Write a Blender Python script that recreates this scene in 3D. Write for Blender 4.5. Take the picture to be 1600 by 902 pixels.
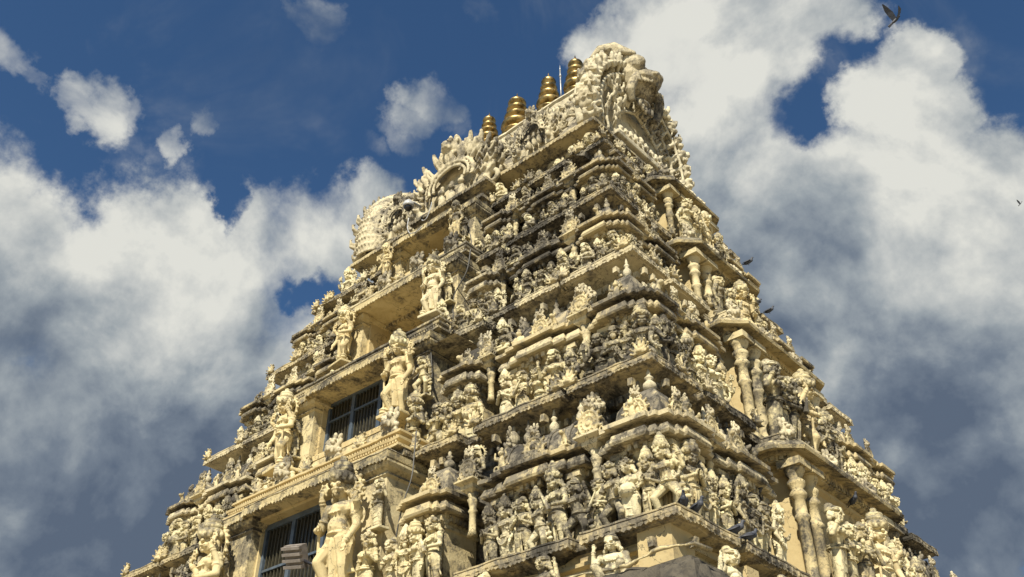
import bpy, bmesh, math, random
from mathutils import Vector, Matrix, noise, Euler
R = math.radians
PI = math.pi
random.seed(7)
for o in list(bpy.data.objects): bpy.data.objects.remove(o)
S = bpy.context.scene
COL = S.collection
Z0 = 1.6                       # eye height above ground; tower axis stands at the origin

# ---------------------------------------------------------------- camera
cam_d = bpy.data.cameras.new('camera'); cam = bpy.data.objects.new('camera', cam_d); COL.objects.link(cam)
cam_d.sensor_width = 36; cam_d.lens = 36*1461.1/1600
cam_d.clip_start = .1; cam_d.clip_end = 5000
yaw, pitch, roll = R(-41.7456), R(36.1297), R(.2557)
fd = Vector((math.sin(yaw)*math.cos(pitch), math.cos(yaw)*math.cos(pitch), math.sin(pitch)))
rt = Vector((math.cos(yaw), -math.sin(yaw), 0)); up = rt.cross(fd)
rt, up = rt*math.cos(roll)+up*math.sin(roll), -rt*math.sin(roll)+up*math.cos(roll)
M = Matrix((rt, up, -fd)).transposed().to_4x4()
CX, CY = -14.677, 16.579
M.translation = Vector((-CX, -CY, Z0))
cam.matrix_world = M
S.camera = cam

# ---------------------------------------------------------------- light
SUN = Vector((.31, -.62, .72)).normalized()
sun_el = math.asin(SUN.z); sun_az = math.atan2(SUN.x, SUN.y)
sd = bpy.data.lights.new('sun', 'SUN'); sd.energy = 5.0; sd.angle = R(.5); sd.color = (1, .935, .79)
so = bpy.data.objects.new('sun', sd); COL.objects.link(so); so.rotation_euler = SUN.to_track_quat('Z', 'Y').to_euler()
so.location = (20, -30, 40)
S.view_settings.view_transform = 'Standard'; S.view_settings.look = 'None'
S.view_settings.exposure = 0.66; S.view_settings.gamma = 1; S.view_settings.use_curve_mapping = False
S.render.resolution_x = 1024; S.render.resolution_y = 577

W = bpy.data.worlds.new('World'); S.world = W; W.use_nodes = True
nt = W.node_tree; nt.nodes.clear()
class NB:
    """small node builder"""
    def __init__(s, nt): s.nt = nt
    def n(s, t, **k):
        nd = s.nt.nodes.new(t)
        for a, v in k.items():
            if a == 'ins':
                for i, x in v.items():
                    if hasattr(x, 'is_output'): s.nt.links.new(x, nd.inputs[i])
                    else: nd.inputs[i].default_value = x
            else: setattr(nd, a, v)
        return nd
    def math(s, op, a, b=0.0, c=0.0, clamp=False):
        return s.n('ShaderNodeMath', operation=op, use_clamp=clamp, ins={0: a, 1: b, 2: c}).outputs[0]
    def vmath(s, op, a, b=(0, 0, 0)):
        nd = s.n('ShaderNodeVectorMath', operation=op, ins={0: a, 1: b})
        return nd.outputs['Value'] if op in ('DOT_PRODUCT', 'LENGTH') else nd.outputs[0]
    def rng(s, v, a, b, c=0.0, d=1.0, smooth=True):
        nd = s.n('ShaderNodeMapRange', ins={0: v, 1: a, 2: b, 3: c, 4: d}); nd.interpolation_type = 'SMOOTHSTEP' if smooth else 'LINEAR'
        return nd.outputs[0]
    def mix(s, f, a, b, bt='MIX'):
        nd = s.n('ShaderNodeMix', data_type='RGBA', blend_type=bt)
        for i, x in ((0, f), (6, a), (7, b)):
            if hasattr(x, 'is_output'): s.nt.links.new(x, nd.inputs[i])
            else: nd.inputs[i].default_value = x if i == 0 else (tuple(x)+(1,))[:4]
        return nd.outputs[2]
    def noise(s, vec, scale, detail=4, rough=.55, dist=0.0, out=0):
        nd = s.n('ShaderNodeTexNoise', ins={'Vector': vec, 'Scale': scale, 'Detail': detail, 'Roughness': rough, 'Distortion': dist})
        return nd.outputs[out]
w = NB(nt)
KEXP = .633
sky = w.n('ShaderNodeTexSky', sky_type='NISHITA', sun_disc=False, sun_elevation=sun_el, sun_rotation=sun_az, air_density=1.0, dust_density=.3, ozone_density=3.0)
tc = w.n('ShaderNodeTexCoord').outputs['Generated']
def skydir(px, py): return (fd + rt*(px-800)/1461.1 - up*(py-451)/1461.1).normalized()
warp = w.vmath('SUBTRACT', w.noise(tc, 6.5, 9, .62, 0, 1), (.5, .5, .5))
wdir = w.vmath('NORMALIZE', w.vmath('ADD', tc, w.n('ShaderNodeVectorMath', operation='SCALE', ins={0: warp, 'Scale': .17}).outputs[0]))
def blobs(lst, src, soft=False):
    acc = None
    for x, y, rad, wt in lst:
        c = skydir(x, y); dt = w.vmath('DOT_PRODUCT', src, tuple(c))
        k = (math.cos(math.atan((x-800)/1461))*math.cos(math.atan((y-451)/1461)))
        a_ = rad/1461*k
        v = w.rng(dt, math.cos((1.6 if soft else 1.5)*a_), 1.0 if soft else math.cos(.25*a_), 0, wt)
        acc = v if acc is None else w.math('ADD' if soft or wt < 0 else 'MAXIMUM', acc, v)
    return acc
dens_b = blobs([
    (-30, 365, 125, 1), (80, 362, 92, 1), (180, 372, 85, 1), (275, 385, 85, 1), (345, 450, 90, 1), (420, 370, 72, 1), (500, 365, 75, 1), (575, 345, 48, .9),
    (60, 520, 200, 1.35), (260, 540, 190, 1.35), (450, 500, 120, 1), (100, 760, 300, 1.35), (400, 780, 300, 1.35), (600, 620, 200, 1.35),
    (105, 150, 32, .55), (155, 168, 44, .58), (195, 180, 30, .45), (60, 450, 120, 1.2), (0, 600, 150, 1.3), (8, 112, 42, .6), (40, 140, 24, .45), (520, 38, 44, .5), (490, 30, 26, .45), (325, 197, 26, .42), (375, 182, 18, .4), (270, 235, 22, .42),
    (692, 170, 42, .66), (660, 205, 36, .55), (722, 192, 30, .5), (640, 230, 30, .42), (585, 255, 30, .38), (740, 10, 30, .4),
    (950, 40, 60, 1), (1050, 60, 120, 1), (1190, 50, 130, 1), (1300, 10, 75, 1), (1120, 230, 160, 1), (980, 230, 110, 1), (1240, 300, 80, 1),
    (1395, 160, 78, 1), (1445, 95, 50, .9), (1475, 205, 75, 1), (1560, 290, 78, 1), (1360, 340, 130, 1), (1450, 440, 200, 1.35), (1250, 500, 220, 1.35), (1530, 640, 240, 1.35), (1330, 760, 260, 1.35), (1620, 460, 160, 1.35),
    (1275, 180, 48, -.34), (1300, 215, 40, -.2), (487, 435, 34, -.6), (366, 325, 30, -.6), (1610, 930, 20, -.1), (1335, 90, 40, -.35), (30, 555, 10, -.1)], wdir)
fb = w.noise(tc, 6.0, 10, .56, .2)
fb2 = w.noise(tc, 2.2, 4, .5, .2)
# clouds elsewhere in the sky too
dirn = w.rng(w.vmath('DOT_PRODUCT', tc, tuple(fd)), .70, .86, 1, 0)
else_c = w.math('MULTIPLY', w.rng(fb2, .50, .68, 0, .8), dirn)
dens = w.math('ADD', w.math('ADD', dens_b, else_c), w.math('MULTIPLY', w.math('SUBTRACT', fb, .5), 2.1))
alpha = w.rng(dens, .26, 1.0)
# thin veil around
veil = w.math('MULTIPLY', w.rng(w.noise(tc, 3.3, 6, .65, .8), .5, .8), .25)
alpha = w.math('MAXIMUM', alpha, veil)
bright = blobs([
    (60, 270, 130, .5), (230, 310, 110, .45), (150, 430, 200, .5), (340, 450, 140, .45), (480, 310, 120, .45), (150, 165, 90, .6), (420, 560, 130, .4), (690, 190, 80, .35), (520, 40, 60, .25),
    (980, 50, 120, .6), (1130, 60, 170, .55), (1240, 90, 120, .3), (1130, 230, 150, .45), (1400, 140, 110, .5), (1450, 230, 120, .35), (1560, 280, 120, .5), (1330, 330, 150, .4), (1420, 400, 150, .25), (1560, 520, 110, .4), (1470, 470, 90, .15),
    (60, 830, 330, -.46), (300, 900, 240, -.25), (1400, 720, 280, -.38), (1240, 540, 180, -.2), (1560, 800, 240, -.35), (1290, 450, 120, -.15), (120, 620, 160, -.15)], wdir, True)
fine = w.noise(w.vmath('ADD', tc, tuple(Vector(rt)*-.015+Vector(up)*.03)), 6.0, 10, .56, .2)
edge = w.math('MULTIPLY', w.math('SUBTRACT', fb, fine), 1.9)
mid = w.math('MULTIPLY', w.math('SUBTRACT', w.noise(tc, 5.2, 7, .55, .3), .5), 1.25)
mid = w.math('ADD', mid, w.math('MULTIPLY', w.math('SUBTRACT', w.noise(tc, 13.0, 6, .6, .2), .5), .6))
br = w.math('ADD', w.math('ADD', w.math('ADD', w.math('MULTIPLY', bright, .42), .47), edge), mid)
cr = w.n('ShaderNodeValToRGB', ins={0: br})
el = cr.color_ramp.elements
el[0].position = 0.0; el[0].color = (.105, .14, .20, 1)
el[1].position = 1.0; el[1].color = (.74, .74, .685, 1)
for p, c in ((.25, (.18, .22, .275, 1)), (.52, (.33, .37, .40, 1)), (.78, (.54, .56, .55, 1))):
    e = el.new(p); e.color = c
SKY_S = .057
skyc = w.mix(1.0, sky.outputs[0], (.62, .86, 1.02), 'MULTIPLY')
cloudc = w.n('ShaderNodeVectorMath', operation='SCALE', ins={0: cr.outputs[0], 'Scale': KEXP/SKY_S}).outputs[0]
fin = w.mix(alpha, skyc, cloudc)
bg = w.n('ShaderNodeBackground', ins={0: fin, 1: SKY_S})
nt.links.new(bg.outputs[0], w.n('ShaderNodeOutputWorld').inputs[0])

# ---------------------------------------------------------------- materials
def stucco(name, base, tan, grey, dark, grime=.5, top=.6, streak=.4, bump=.35):
    m = bpy.data.materials.new(name); m.use_nodes = True; t = m.node_tree; t.nodes.clear(); b = NB(t)
    g = b.n('ShaderNodeNewGeometry'); pos = g.outputs['Position']; nz = b.n('ShaderNodeSeparateXYZ', ins={0: g.outputs['Normal']}).outputs[2]
    rnd = b.n('ShaderNodeObjectInfo').outputs['Random']
    n1 = b.noise(pos, .55, 5, .6, .3); n2 = b.noise(pos, 2.6, 7, .68, .5); n3 = b.noise(pos, 14, 6, .65)
    sp = b.n('ShaderNodeMapping', ins={0: pos, 3: (7.5, 7.5, .6)}).outputs[0]
    ns = b.noise(sp, 1.0, 6, .65, .4)
    c = b.mix(b.rng(n2, .35, .68), base, tan)
    c = b.mix(b.math('MULTIPLY', b.rng(rnd, .3, 1.0), .45), c, tan); c = b.mix(b.math('MULTIPLY', b.rng(rnd, .3, .0), .35), c, (.62, .57, .42))
    # grey lichen: more on what faces the rain
    def cen(x, k): return b.math('MULTIPLY', b.math('SUBTRACT', x, .5), k)
    zone = b.rng(b.vmath('LENGTH', b.vmath('MULTIPLY', b.vmath('SUBTRACT', pos, (3.2, -4.6, 15.6)), (.36, .36, .30))), .3, 1.5, .38, -.04)
    a = b.math('ADD', b.math('ADD', cen(n1, 2.5), zone), cen(n2, 2.8))
    a = b.math('ADD', a, cen(n3, 1.6))
    a = b.math('ADD', a, b.math('MULTIPLY', b.rng(nz, -.2, .95), top))
    a = b.math('ADD', a, b.math('ADD', cen(rnd, .45), grime))
    gm = b.rng(a, .02, .62)
    c = b.mix(b.math('MULTIPLY', gm, .9), c, grey)
    dk = b.rng(b.math('ADD', a, cen(ns, 3.0*streak)), .52, 1.05)
    c = b.mix(b.math('MULTIPLY', dk, .88), c, dark)
    st = b.math('MULTIPLY', b.rng(ns, .58, .78), streak)
    c = b.mix(st, c, grey)
    sp2 = b.rng(b.noise(pos, 32, 4, .7), .56, .75)
    c = b.mix(b.math('MULTIPLY', sp2, .35), c, b.mix(.5, grey, dark))
    vo = b.n('ShaderNodeTexVoronoi', feature='DISTANCE_TO_EDGE', ins={'Vector': b.vmath('ADD', pos, b.n('ShaderNodeVectorMath', operation='SCALE', ins={0: b.noise(pos, 3.0, 5, .6, 0, 1), 'Scale': .9}).outputs[0]), 'Scale': 1.1}).outputs['Distance']
    c = b.mix(b.math('MULTIPLY', b.rng(vo, .012, .004), .7), c, dark)
    bp = b.n('ShaderNodeBump', ins={'Strength': bump, 'Distance': .02, 'Height': b.math('ADD', b.math('MULTIPLY', n3, .7), b.math('MULTIPLY', b.noise(pos, 45, 5, .7), .5))})
    p = b.n('ShaderNodeBsdfPrincipled', ins={'Base Color': c, 'Roughness': .86, 'Specular IOR Level': .25, 'Normal': bp.outputs[0]})
    t.links.new(p.outputs[0], b.n('ShaderNodeOutputMaterial').inputs[0])
    return m
CREAM = (.67, .595, .36); TAN = (.46, .365, .185); GREY = (.17, .15, .11); DARK = (.038, .033, .027)
M_ST = stucco('stucco_statue', CREAM, TAN, GREY, DARK, .19, .50, .55, .7)
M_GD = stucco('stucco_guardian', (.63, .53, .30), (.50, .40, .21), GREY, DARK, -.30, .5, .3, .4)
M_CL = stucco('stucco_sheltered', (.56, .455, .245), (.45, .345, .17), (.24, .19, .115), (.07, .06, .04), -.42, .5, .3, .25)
M_SL = stucco('stucco_ledge', (.52, .43, .24), (.36, .29, .165), (.145, .128, .098), (.03, .027, .022), .30, .45, .7, .7)
M_RF = stucco('stucco_roof_and_recess_shade', (.46, .385, .23), (.31, .255, .155), (.14, .125, .1), (.032, .029, .024), .5, .35, .7, .7)  # lichen-grey shrine roofs; also the painted shade of the stained recess walls
M_BY = stucco('stucco_bay', (.60, .505, .29), TAN, GREY, DARK, .19, .6, .7, .7)
M_TP = stucco('stucco_top', (.58, .51, .34), (.39, .33, .21), (.165, .145, .11), DARK, .18, .45, .5, .7)
M_DK = stucco('weathered_dark_stone', (.11, .095, .07), (.07, .06, .045), (.05, .045, .038), (.018, .016, .014), .0, .4, 1.0, 1.0)
def simple(name, col, rough=.5, metal=0.0, nscale=8, var=.3, bump=0.0):
    m = bpy.data.materials.new(name); m.use_nodes = True; t = m.node_tree; t.nodes.clear(); b = NB(t)
    pos = b.n('ShaderNodeNewGeometry').outputs['Position']; n = b.noise(pos, nscale, 5, .6)
    c = b.mix(b.rng(n, .3, .7), tuple(x*(1-var) for x in col), tuple(min(1, x*(1+var*.5)) for x in col))
    ins = {'Base Color': c, 'Roughness': b.rng(n, .2, .8, rough*.8, min(1, rough*1.25)), 'Metallic': metal}
    if bump: ins['Normal'] = b.n('ShaderNodeBump', ins={'Strength': bump, 'Distance': .02, 'Height': n}).outputs[0]
    p = b.n('ShaderNodeBsdfPrincipled', ins=ins)
    t.links.new(p.outputs[0], b.n('ShaderNodeOutputMaterial').inputs[0])
    return m
M_GOLD = simple('gilded_copper', (.36, .25, .095), .36, .85, 5, .65, .4)
M_FRAME = simple('blue_grey_window_frame', (.085, .11, .14), .45, .2)
M_GLASS = simple('dark_window_pane', (.035, .030, .018), .30)
M_BAR = simple('window_bars', (.05, .045, .028), .5)
M_WHITE = simple('white_plastic', (.42, .42, .41), .35)
M_BLACK = simple('black_plastic', (.02, .02, .025), .2)
M_METAL = simple('galvanised_metal', (.42, .42, .41), .45, .6)
M_RUBBER = simple('grey_cable_sheath', (.10, .095, .085), .7)
M_LAMP = simple('dusty_lamp_fins', (.27, .235, .205), .6, .1)
M_PIG = simple('pigeon_feathers', (.05, .055, .07), .65, 0, 30, .5)
M_PIGH = simple('dark_wing_feathers', (.03, .032, .042), .6, 0, 30, .5)
M_GROUND = simple('dusty_paved_ground', (.34, .28, .18), .9, 0, .6, .3, .3)

# ---------------------------------------------------------------- mesh helpers
class MB:
    def __init__(s): s.v = []; s.f = []; s.sm = []; s.mat = [Matrix.Identity(4)]
    def push(s, m): s.mat.append(s.mat[-1] @ m)
    def pop(s): s.mat.pop()
    def add(s, vs, fs, smooth=False):
        n = len(s.v); m = s.mat[-1]
        flip = m.determinant() < 0
        s.v += [m @ Vector(v) for v in vs]
        for f in fs:
            f = [n+i for i in f]
            s.f.append(f[::-1] if flip else f); s.sm.append(smooth)
    def box(s, x0, x1, y0, y1, z0, z1, taper=0):
        t = taper
        vs = [(x0, y0, z0), (x1, y0, z0), (x1, y1, z0), (x0, y1, z0), (x0+t, y0+t, z1), (x1-t, y0+t, z1), (x1-t, y1-t, z1), (x0+t, y1-t, z1)]
        s.add(vs, [(3, 2, 1, 0), (4, 5, 6, 7), (0, 1, 5, 4), (1, 2, 6, 5), (2, 3, 7, 6), (3, 0, 4, 7)])
    def lathe(s, prof, seg=16, c=(0, 0, 0), sx=1, sy=1, smooth=True, ribs=0, rib=0.0, square=0):
        vs = []; fs = []
        for r, z in prof:
            for i in range(seg):
                a = 2*PI*(i+.5)/seg; k = 1+rib*abs(math.cos(ribs*a/2)) if ribs else 1
                vs.append((c[0]+r*k*math.cos(a)*sx, c[1]+r*k*math.sin(a)*sy, c[2]+z))
        m = len(prof)
        for j in range(m-1):
            for i in range(seg):
                i2 = (i+1) % seg
                fs.append((j*seg+i, j*seg+i2, (j+1)*seg+i2, (j+1)*seg+i))
        fs.append(tuple(range(seg))[::-1]); fs.append(tuple(range((m-1)*seg, m*seg)))
        s.add(vs, fs, smooth)
    def ell(s, c, r, rot=None, seg=12, rings=7):
        if isinstance(r, (int, float)): r = (r, r, r)
        m = Matrix.Translation(c) @ (Euler(rot).to_matrix().to_4x4() if rot else Matrix.Identity(4)) @ Matrix.Diagonal((*r, 1))
        s.push(m)
        vs = [(0, 0, -1)]; fs = []
        for j in range(1, rings):
            a = PI*j/rings
            for i in range(seg):
                b = 2*PI*i/seg; vs.append((math.sin(a)*math.cos(b), math.sin(a)*math.sin(b), -math.cos(a)))
        vs.append((0, 0, 1)); L = len(vs)-1
        for i in range(seg):
            i2 = (i+1) % seg
            fs.append((0, 1+i2, 1+i)); fs.append((L, 1+(rings-2)*seg+i, 1+(rings-2)*seg+i2))
            for j in range(rings-2): fs.append((1+j*seg+i, 1+j*seg+i2, 1+(j+1)*seg+i2, 1+(j+1)*seg+i))
        s.add(vs, fs, True); s.pop()
    def tube(s, pts, rad, seg=8, caps=True, flat=1.0):
        pts = [Vector(p) for p in pts]; n = len(pts)
        if isinstance(rad, (int, float)): rad = [rad]*n
        vs = []; fs = []; ref = None
        for i, p in enumerate(pts):
            t = (pts[min(i+1, n-1)]-pts[max(i-1, 0)]).normalized()
            if ref is None: ref = t.orthogonal().normalized()
            ref = (ref - t*ref.dot(t)); ref = ref.normalized() if ref.length > 1e-6 else t.orthogonal().normalized()
            b = t.cross(ref)
            for k in range(seg):
                a = 2*PI*k/seg; vs.append(p + ref*math.cos(a)*rad[i] + b*math.sin(a)*rad[i]*flat)
        for i in range(n-1):
            for k in range(seg):
                k2 = (k+1) % seg; fs.append((i*seg+k, i*seg+k2, (i+1)*seg+k2, (i+1)*seg+k))
        if caps: fs.append(tuple(range(seg))[::-1]); fs.append(tuple(range((n-1)*seg, n*seg)))
        s.add(vs, fs, True)
    def limb(s, pts, rad, seg=10):
        for p, r in zip(pts, rad): s.ell(p, r, None, 10, 6)
        for i in range(len(pts)-1):
            s.tube([pts[i], pts[i+1]], [rad[i], rad[i+1]], seg)
    def ring(s, c, Rr, r, rot=None, sx=1, sy=1, seg=18, a0=0, a1=2*PI, droop=0):
        closed = abs(a1-a0) >= 2*PI-1e-4
        m = Matrix.Translation(c) @ (Euler(rot).to_matrix().to_4x4() if rot else Matrix.Identity(4))
        s.push(m)
        n = seg+1
        pts = [(Rr*sx*math.cos(a0+(a1-a0)*i/seg), Rr*sy*math.sin(a0+(a1-a0)*i/seg), 0) for i in range(n)]
        s.tube(pts, r, 6); s.pop()
    def mould(s, poly, prof, seg=.22, smooth=False, caps=True):
        """sweep a profile [(outward, z)] round a CCW polygon with mitred corners"""
        n = len(poly); P = [Vector(p) for p in poly]
        mit = []
        for i in range(n):
            e0 = (P[i]-P[i-1]).normalized(); e1 = (P[(i+1) % n]-P[i]).normalized()
            n0 = Vector((e0.y, -e0.x)); n1 = Vector((e1.y, -e1.x))
            mit.append((n0+n1)/max(.2, 1+n0.dot(n1)))
        cnt = [max(1, int((P[(i+1) % n]-P[i]).length/seg)) for i in range(n)]
        tot = sum(cnt); vs = []; fs = []
        for o, z in prof:
            Q = [P[i]+mit[i]*o for i in range(n)]
            for i in range(n):
                for k in range(cnt[i]):
                    q = Q[i].lerp(Q[(i+1) % n], k/cnt[i]); vs.append((q.x, q.y, z))
        for j in range(len(prof)-1):
            for i in range(tot):
                i2 = (i+1) % tot; fs.append((j*tot+i, j*tot+i2, (j+1)*tot+i2, (j+1)*tot+i))
        if caps:
            fs.append(tuple(range(tot))[::-1]); fs.append(tuple(range((len(prof)-1)*tot, len(prof)*tot)))
        s.add(vs, fs, smooth)
    def mesh(s, name, rough=0.0, freq=3.0):
        me = bpy.data.meshes.new(name)
        vs = s.v
        if rough:
            vs = [v + noise.noise_vector(v*freq)*rough + noise.noise_vector(v*freq*4.3)*rough*.45 for v in vs]
        me.from_pydata([tuple(v) for v in vs], [], s.f)
        me.polygons.foreach_set('use_smooth', s.sm); me.update()
        return me
    def build(s, name, mat, parent=None, rough=0.0, freq=3.0, remesh=0.0):
        me = s.mesh(name, rough, freq)
        if remesh: me = remeshed(me, remesh, name)
        return link(name, me, mat, parent)
def link(name, me, mat=None, parent=None, loc=None, rz=0, sc=None):
    o = bpy.data.objects.new(name, me); COL.objects.link(o)
    if mat and me and not me.materials: me.materials.append(mat)
    if parent: o.parent = parent
    if loc is not None: o.location = loc
    if rz: o.rotation_euler.z = rz
    if sc is not None: o.scale = sc if hasattr(sc, '__len__') else (sc, sc, sc)
    return o
def remeshed(me, vox, name, smooth=2):
    t = bpy.data.objects.new('tmp', me); COL.objects.link(t)
    md = t.modifiers.new('r', 'REMESH'); md.mode = 'VOXEL'; md.voxel_size = vox; md.use_smooth_shade = True
    if smooth:
        sm = t.modifiers.new('s', 'SMOOTH'); sm.factor = .5; sm.iterations = smooth
    bpy.context.view_layer.update()
    dg = bpy.context.evaluated_depsgraph_get()
    out = bpy.data.meshes.new_from_object(t.evaluated_get(dg)); out.name = name
    bpy.data.objects.remove(t)
    return out
def tag(o, label=None, cat=None, group=None, kind=None):
    for k, v in (('label', label), ('category', cat), ('group', group), ('kind', kind)):
        if v: o[k] = v
    return o
def empty(name, loc=(0, 0, 0), parent=None):
    o = bpy.data.objects.new(name, None); COL.objects.link(o); o.location = loc; o.empty_display_size = .2
    if parent: o.parent = parent
    return o

# ---------------------------------------------------------------- ground
g = MB(); g.box(-1500, 1500, -1500, 1500, -.5, 0); tag(g.build('ground', M_GROUND), kind='structure')

# ---------------------------------------------------------------- tower
tower = empty('temple_tower')
tag(tower, 'tall cream stucco temple gateway tower, tiered and crowded with sculpture, grey with weathering', 'temple tower')
# (half width, half depth, ledge top z) of the five projecting ledges
LV = [(8.75, 6.75, 4.87), (8.0, 5.79, 7.96), (7.15, 4.73, 11.22), (6.2, 3.86, 13.93), (5.6, 3.08, 16.36)]
LV = [(a, b, z+Z0) for a, b, z in LV]
# bays on the front, positive half: corner shrine, barrel shrine, small shrine, pier beside the opening, opening half width
BAY = [dict(k=(7.25, 8.42), s=(4.85, 6.85), q=(2.95, 3.95), p=(1.52, 2.62), o=1.5, ky=(-6.21, -5.1), sy=(-4.88, -3.2), c=2.12, pr=.42),
       dict(k=(6.38, 7.55), s=(4.2, 6.05), q=(2.66, 3.6), p=(1.46, 2.4), o=1.42, ky=(-5.13, -4.22), sy=(-4.05, -2.6), c=1.68, pr=.40),
       dict(k=(5.5, 6.52), s=(3.62, 5.22), q=(2.32, 3.15), p=(1.3, 2.08), o=1.25, ky=(-4.18, -3.38), sy=(-3.24, -2.05), c=1.32, pr=.32),
       dict(k=(4.9, 5.86), s=(3.25, 4.68), q=(1.98, 2.78), p=(1.08, 1.72), o=1.02, ky=(-3.34, -2.62), sy=(-2.5, -1.6), c=1.05, pr=.26)]

def rect(x0, x1, y0, y1): return [(x0, y0), (x1, y0), (x1, y1), (x0, y1)]
def fringe(mb, p0, p1, z, w=.11, h=.09, t=.03, shape='leaf'):
    """hanging leaf teeth along an edge, outward normal to the right of p0->p1"""
    p0, p1 = Vector(p0), Vector(p1); L = (p1-p0).length; n = max(1, int(L/w)); e = (p1-p0)/L; nn = Vector((e.y, -e.x))
    for i in range(n):
        c = p0+e*(i+.5)*L/n; hw = L/n*.44; hh = h*random.uniform(.75, 1.1)
        vs = []
        for o in (0, t):
            for dx, dz in ((-hw, 0), (-hw, -hh*.6), (0, -hh), (hw, -hh*.6), (hw, 0)):
                q = c+e*dx+nn*o; vs.append((q.x, q.y, z+dz))
        mb.add(vs, [(0, 1, 2, 3, 4), (9, 8, 7, 6, 5), (0, 5, 6, 1), (1, 6, 7, 2), (2, 7, 8, 3), (3, 8, 9, 4), (4, 9, 5, 0)])
def dentils(mb, p0, p1, z0, z1, w=.12, dep=.1):
    p0, p1 = Vector(p0), Vector(p1); L = (p1-p0).length; n = max(1, int(L/w)); e = (p1-p0)/L; nn = Vector((e.y, -e.x))
    for i in range(n):
        c = p0+e*(i+.5)*L/n; hw = L/n*.27; vs = []
        for z in (z0, z1):
            for dx, o in ((-hw, 0), (hw, 0), (hw, dep), (-hw, dep)):
                q = c+e*dx+nn*o; vs.append((q.x, q.y, z))
        mb.add(vs, [(3, 2, 1, 0)[::-1], (4, 5, 6, 7)[::-1], (0, 1, 5, 4)[::-1], (1, 2, 6, 5)[::-1], (2, 3, 7, 6)[::-1], (3, 0, 4, 7)[::-1]])

def ledge_poly(a, b, bay, d=.0):
    """stepped outline of a ledge following the bays"""
    s = .10
    F = []
    if bay is None: return rect(-a, a, -b, b)
    xs = []
    pos = [(0, bay['p'][1]+.15, .34), (bay['p'][1]+.15, bay['q'][0]-.1, -.16), (bay['q'][0]-.1, bay['q'][1]+.12, s), (bay['q'][1]+.12, bay['s'][0]-.1, -.2), (bay['s'][0]-.1, bay['s'][1]+.12, s), (bay['s'][1]+.12, bay['k'][0]-.1, -.14), (bay['k'][0]-.1, a, s)]
    pts = []
    for x0, x1, o in reversed(pos): pts += [(x1, -b-o+s), (x0, -b-o+s)]
    pts = pts[:-1]
    front_r = [p for p in pts]                      # from corner towards the centre
    front = [(-x, y) for x, y in front_r] + front_r[::-1]
    # right side
    c = bay['c']; ky = -bay['ky'][1]+.12; s1 = -bay['sy'][1]-.1; s0 = -bay['sy'][0]+.1
    seq = [(a, -ky), (a-.2, -ky), (a-.2, -s0), (a, -s0), (a, -s1), (a-.24, -s1), (a-.24, -c-.25), (a+.25, -c-.25)]
    right = seq + [(x, -y) for x, y in seq[::-1]]
    back = [(a, b), (-a, b)]
    left = [(-x, y) for x, y in right[::-1]]
    poly = front + right + back + left
    out = []
    for p in poly:
        if not out or (Vector(p)-Vector(out[-1])).length > 1e-4: out.append(p)
    if (Vector(out[0])-Vector(out[-1])).length < 1e-4: out.pop()
    return out

def slab(a, b, z, bay, name='tier_ledge', mat=None, th=.16):
    t = MB(); P = ledge_poly(a, b, bay)
    t.mould(P, [(-.72, z-th-.30), (-.5, z-th-.28), (-.47, z-th-.14), (-.24, z-th-.05), (-.08, z-th-.02), (-.07, z-th), (-.02, z-th+.01), (0, z-th+.05), (0, z-.05), (-.02, z-.035), (.0, z-.03), (0, z-.005), (-.03, z)], .16)
    for i in range(len(P)):
        p0, p1 = Vector(P[i]), Vector(P[(i+1) % len(P)])
        if p0.y > b-.1 and p1.y > b-.1: continue
        if (p1-p0).length < .2 or (p0.x < -a+.3 and p1.x < -a+.3): continue
        e = (p1-p0).normalized(); nn = Vector((e.y, -e.x))
        fringe(t, p0-nn*.03, p1-nn*.03, z-th+.04, .085, .06, .035)
        for k in range(int((p1-p0).length/.2)):     # square rosettes on the fascia
            c = p0+e*(.1+k*.2)+nn*.0
            hw = .06; vs = []
            for o, q in ((-.01, hw), (.018, hw*.6)):
                for dx, dz in ((-q, -q), (q, -q), (q, q), (-q, q)):
                    pp = c+e*dx+nn*o; vs.append((pp.x, pp.y, z-th*.55+dz*.75))
            t.add(vs, [(4, 5, 6, 7), (0, 1, 5, 4), (1, 2, 6, 5), (2, 3, 7, 6), (3, 0, 4, 7)])
        dentils(t, p0-nn*.52, p1-nn*.52, z-th-.3, z-th-.17, .17, .09)
    return t.build(name, mat or M_SL, tower, .024, 2.6)

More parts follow.
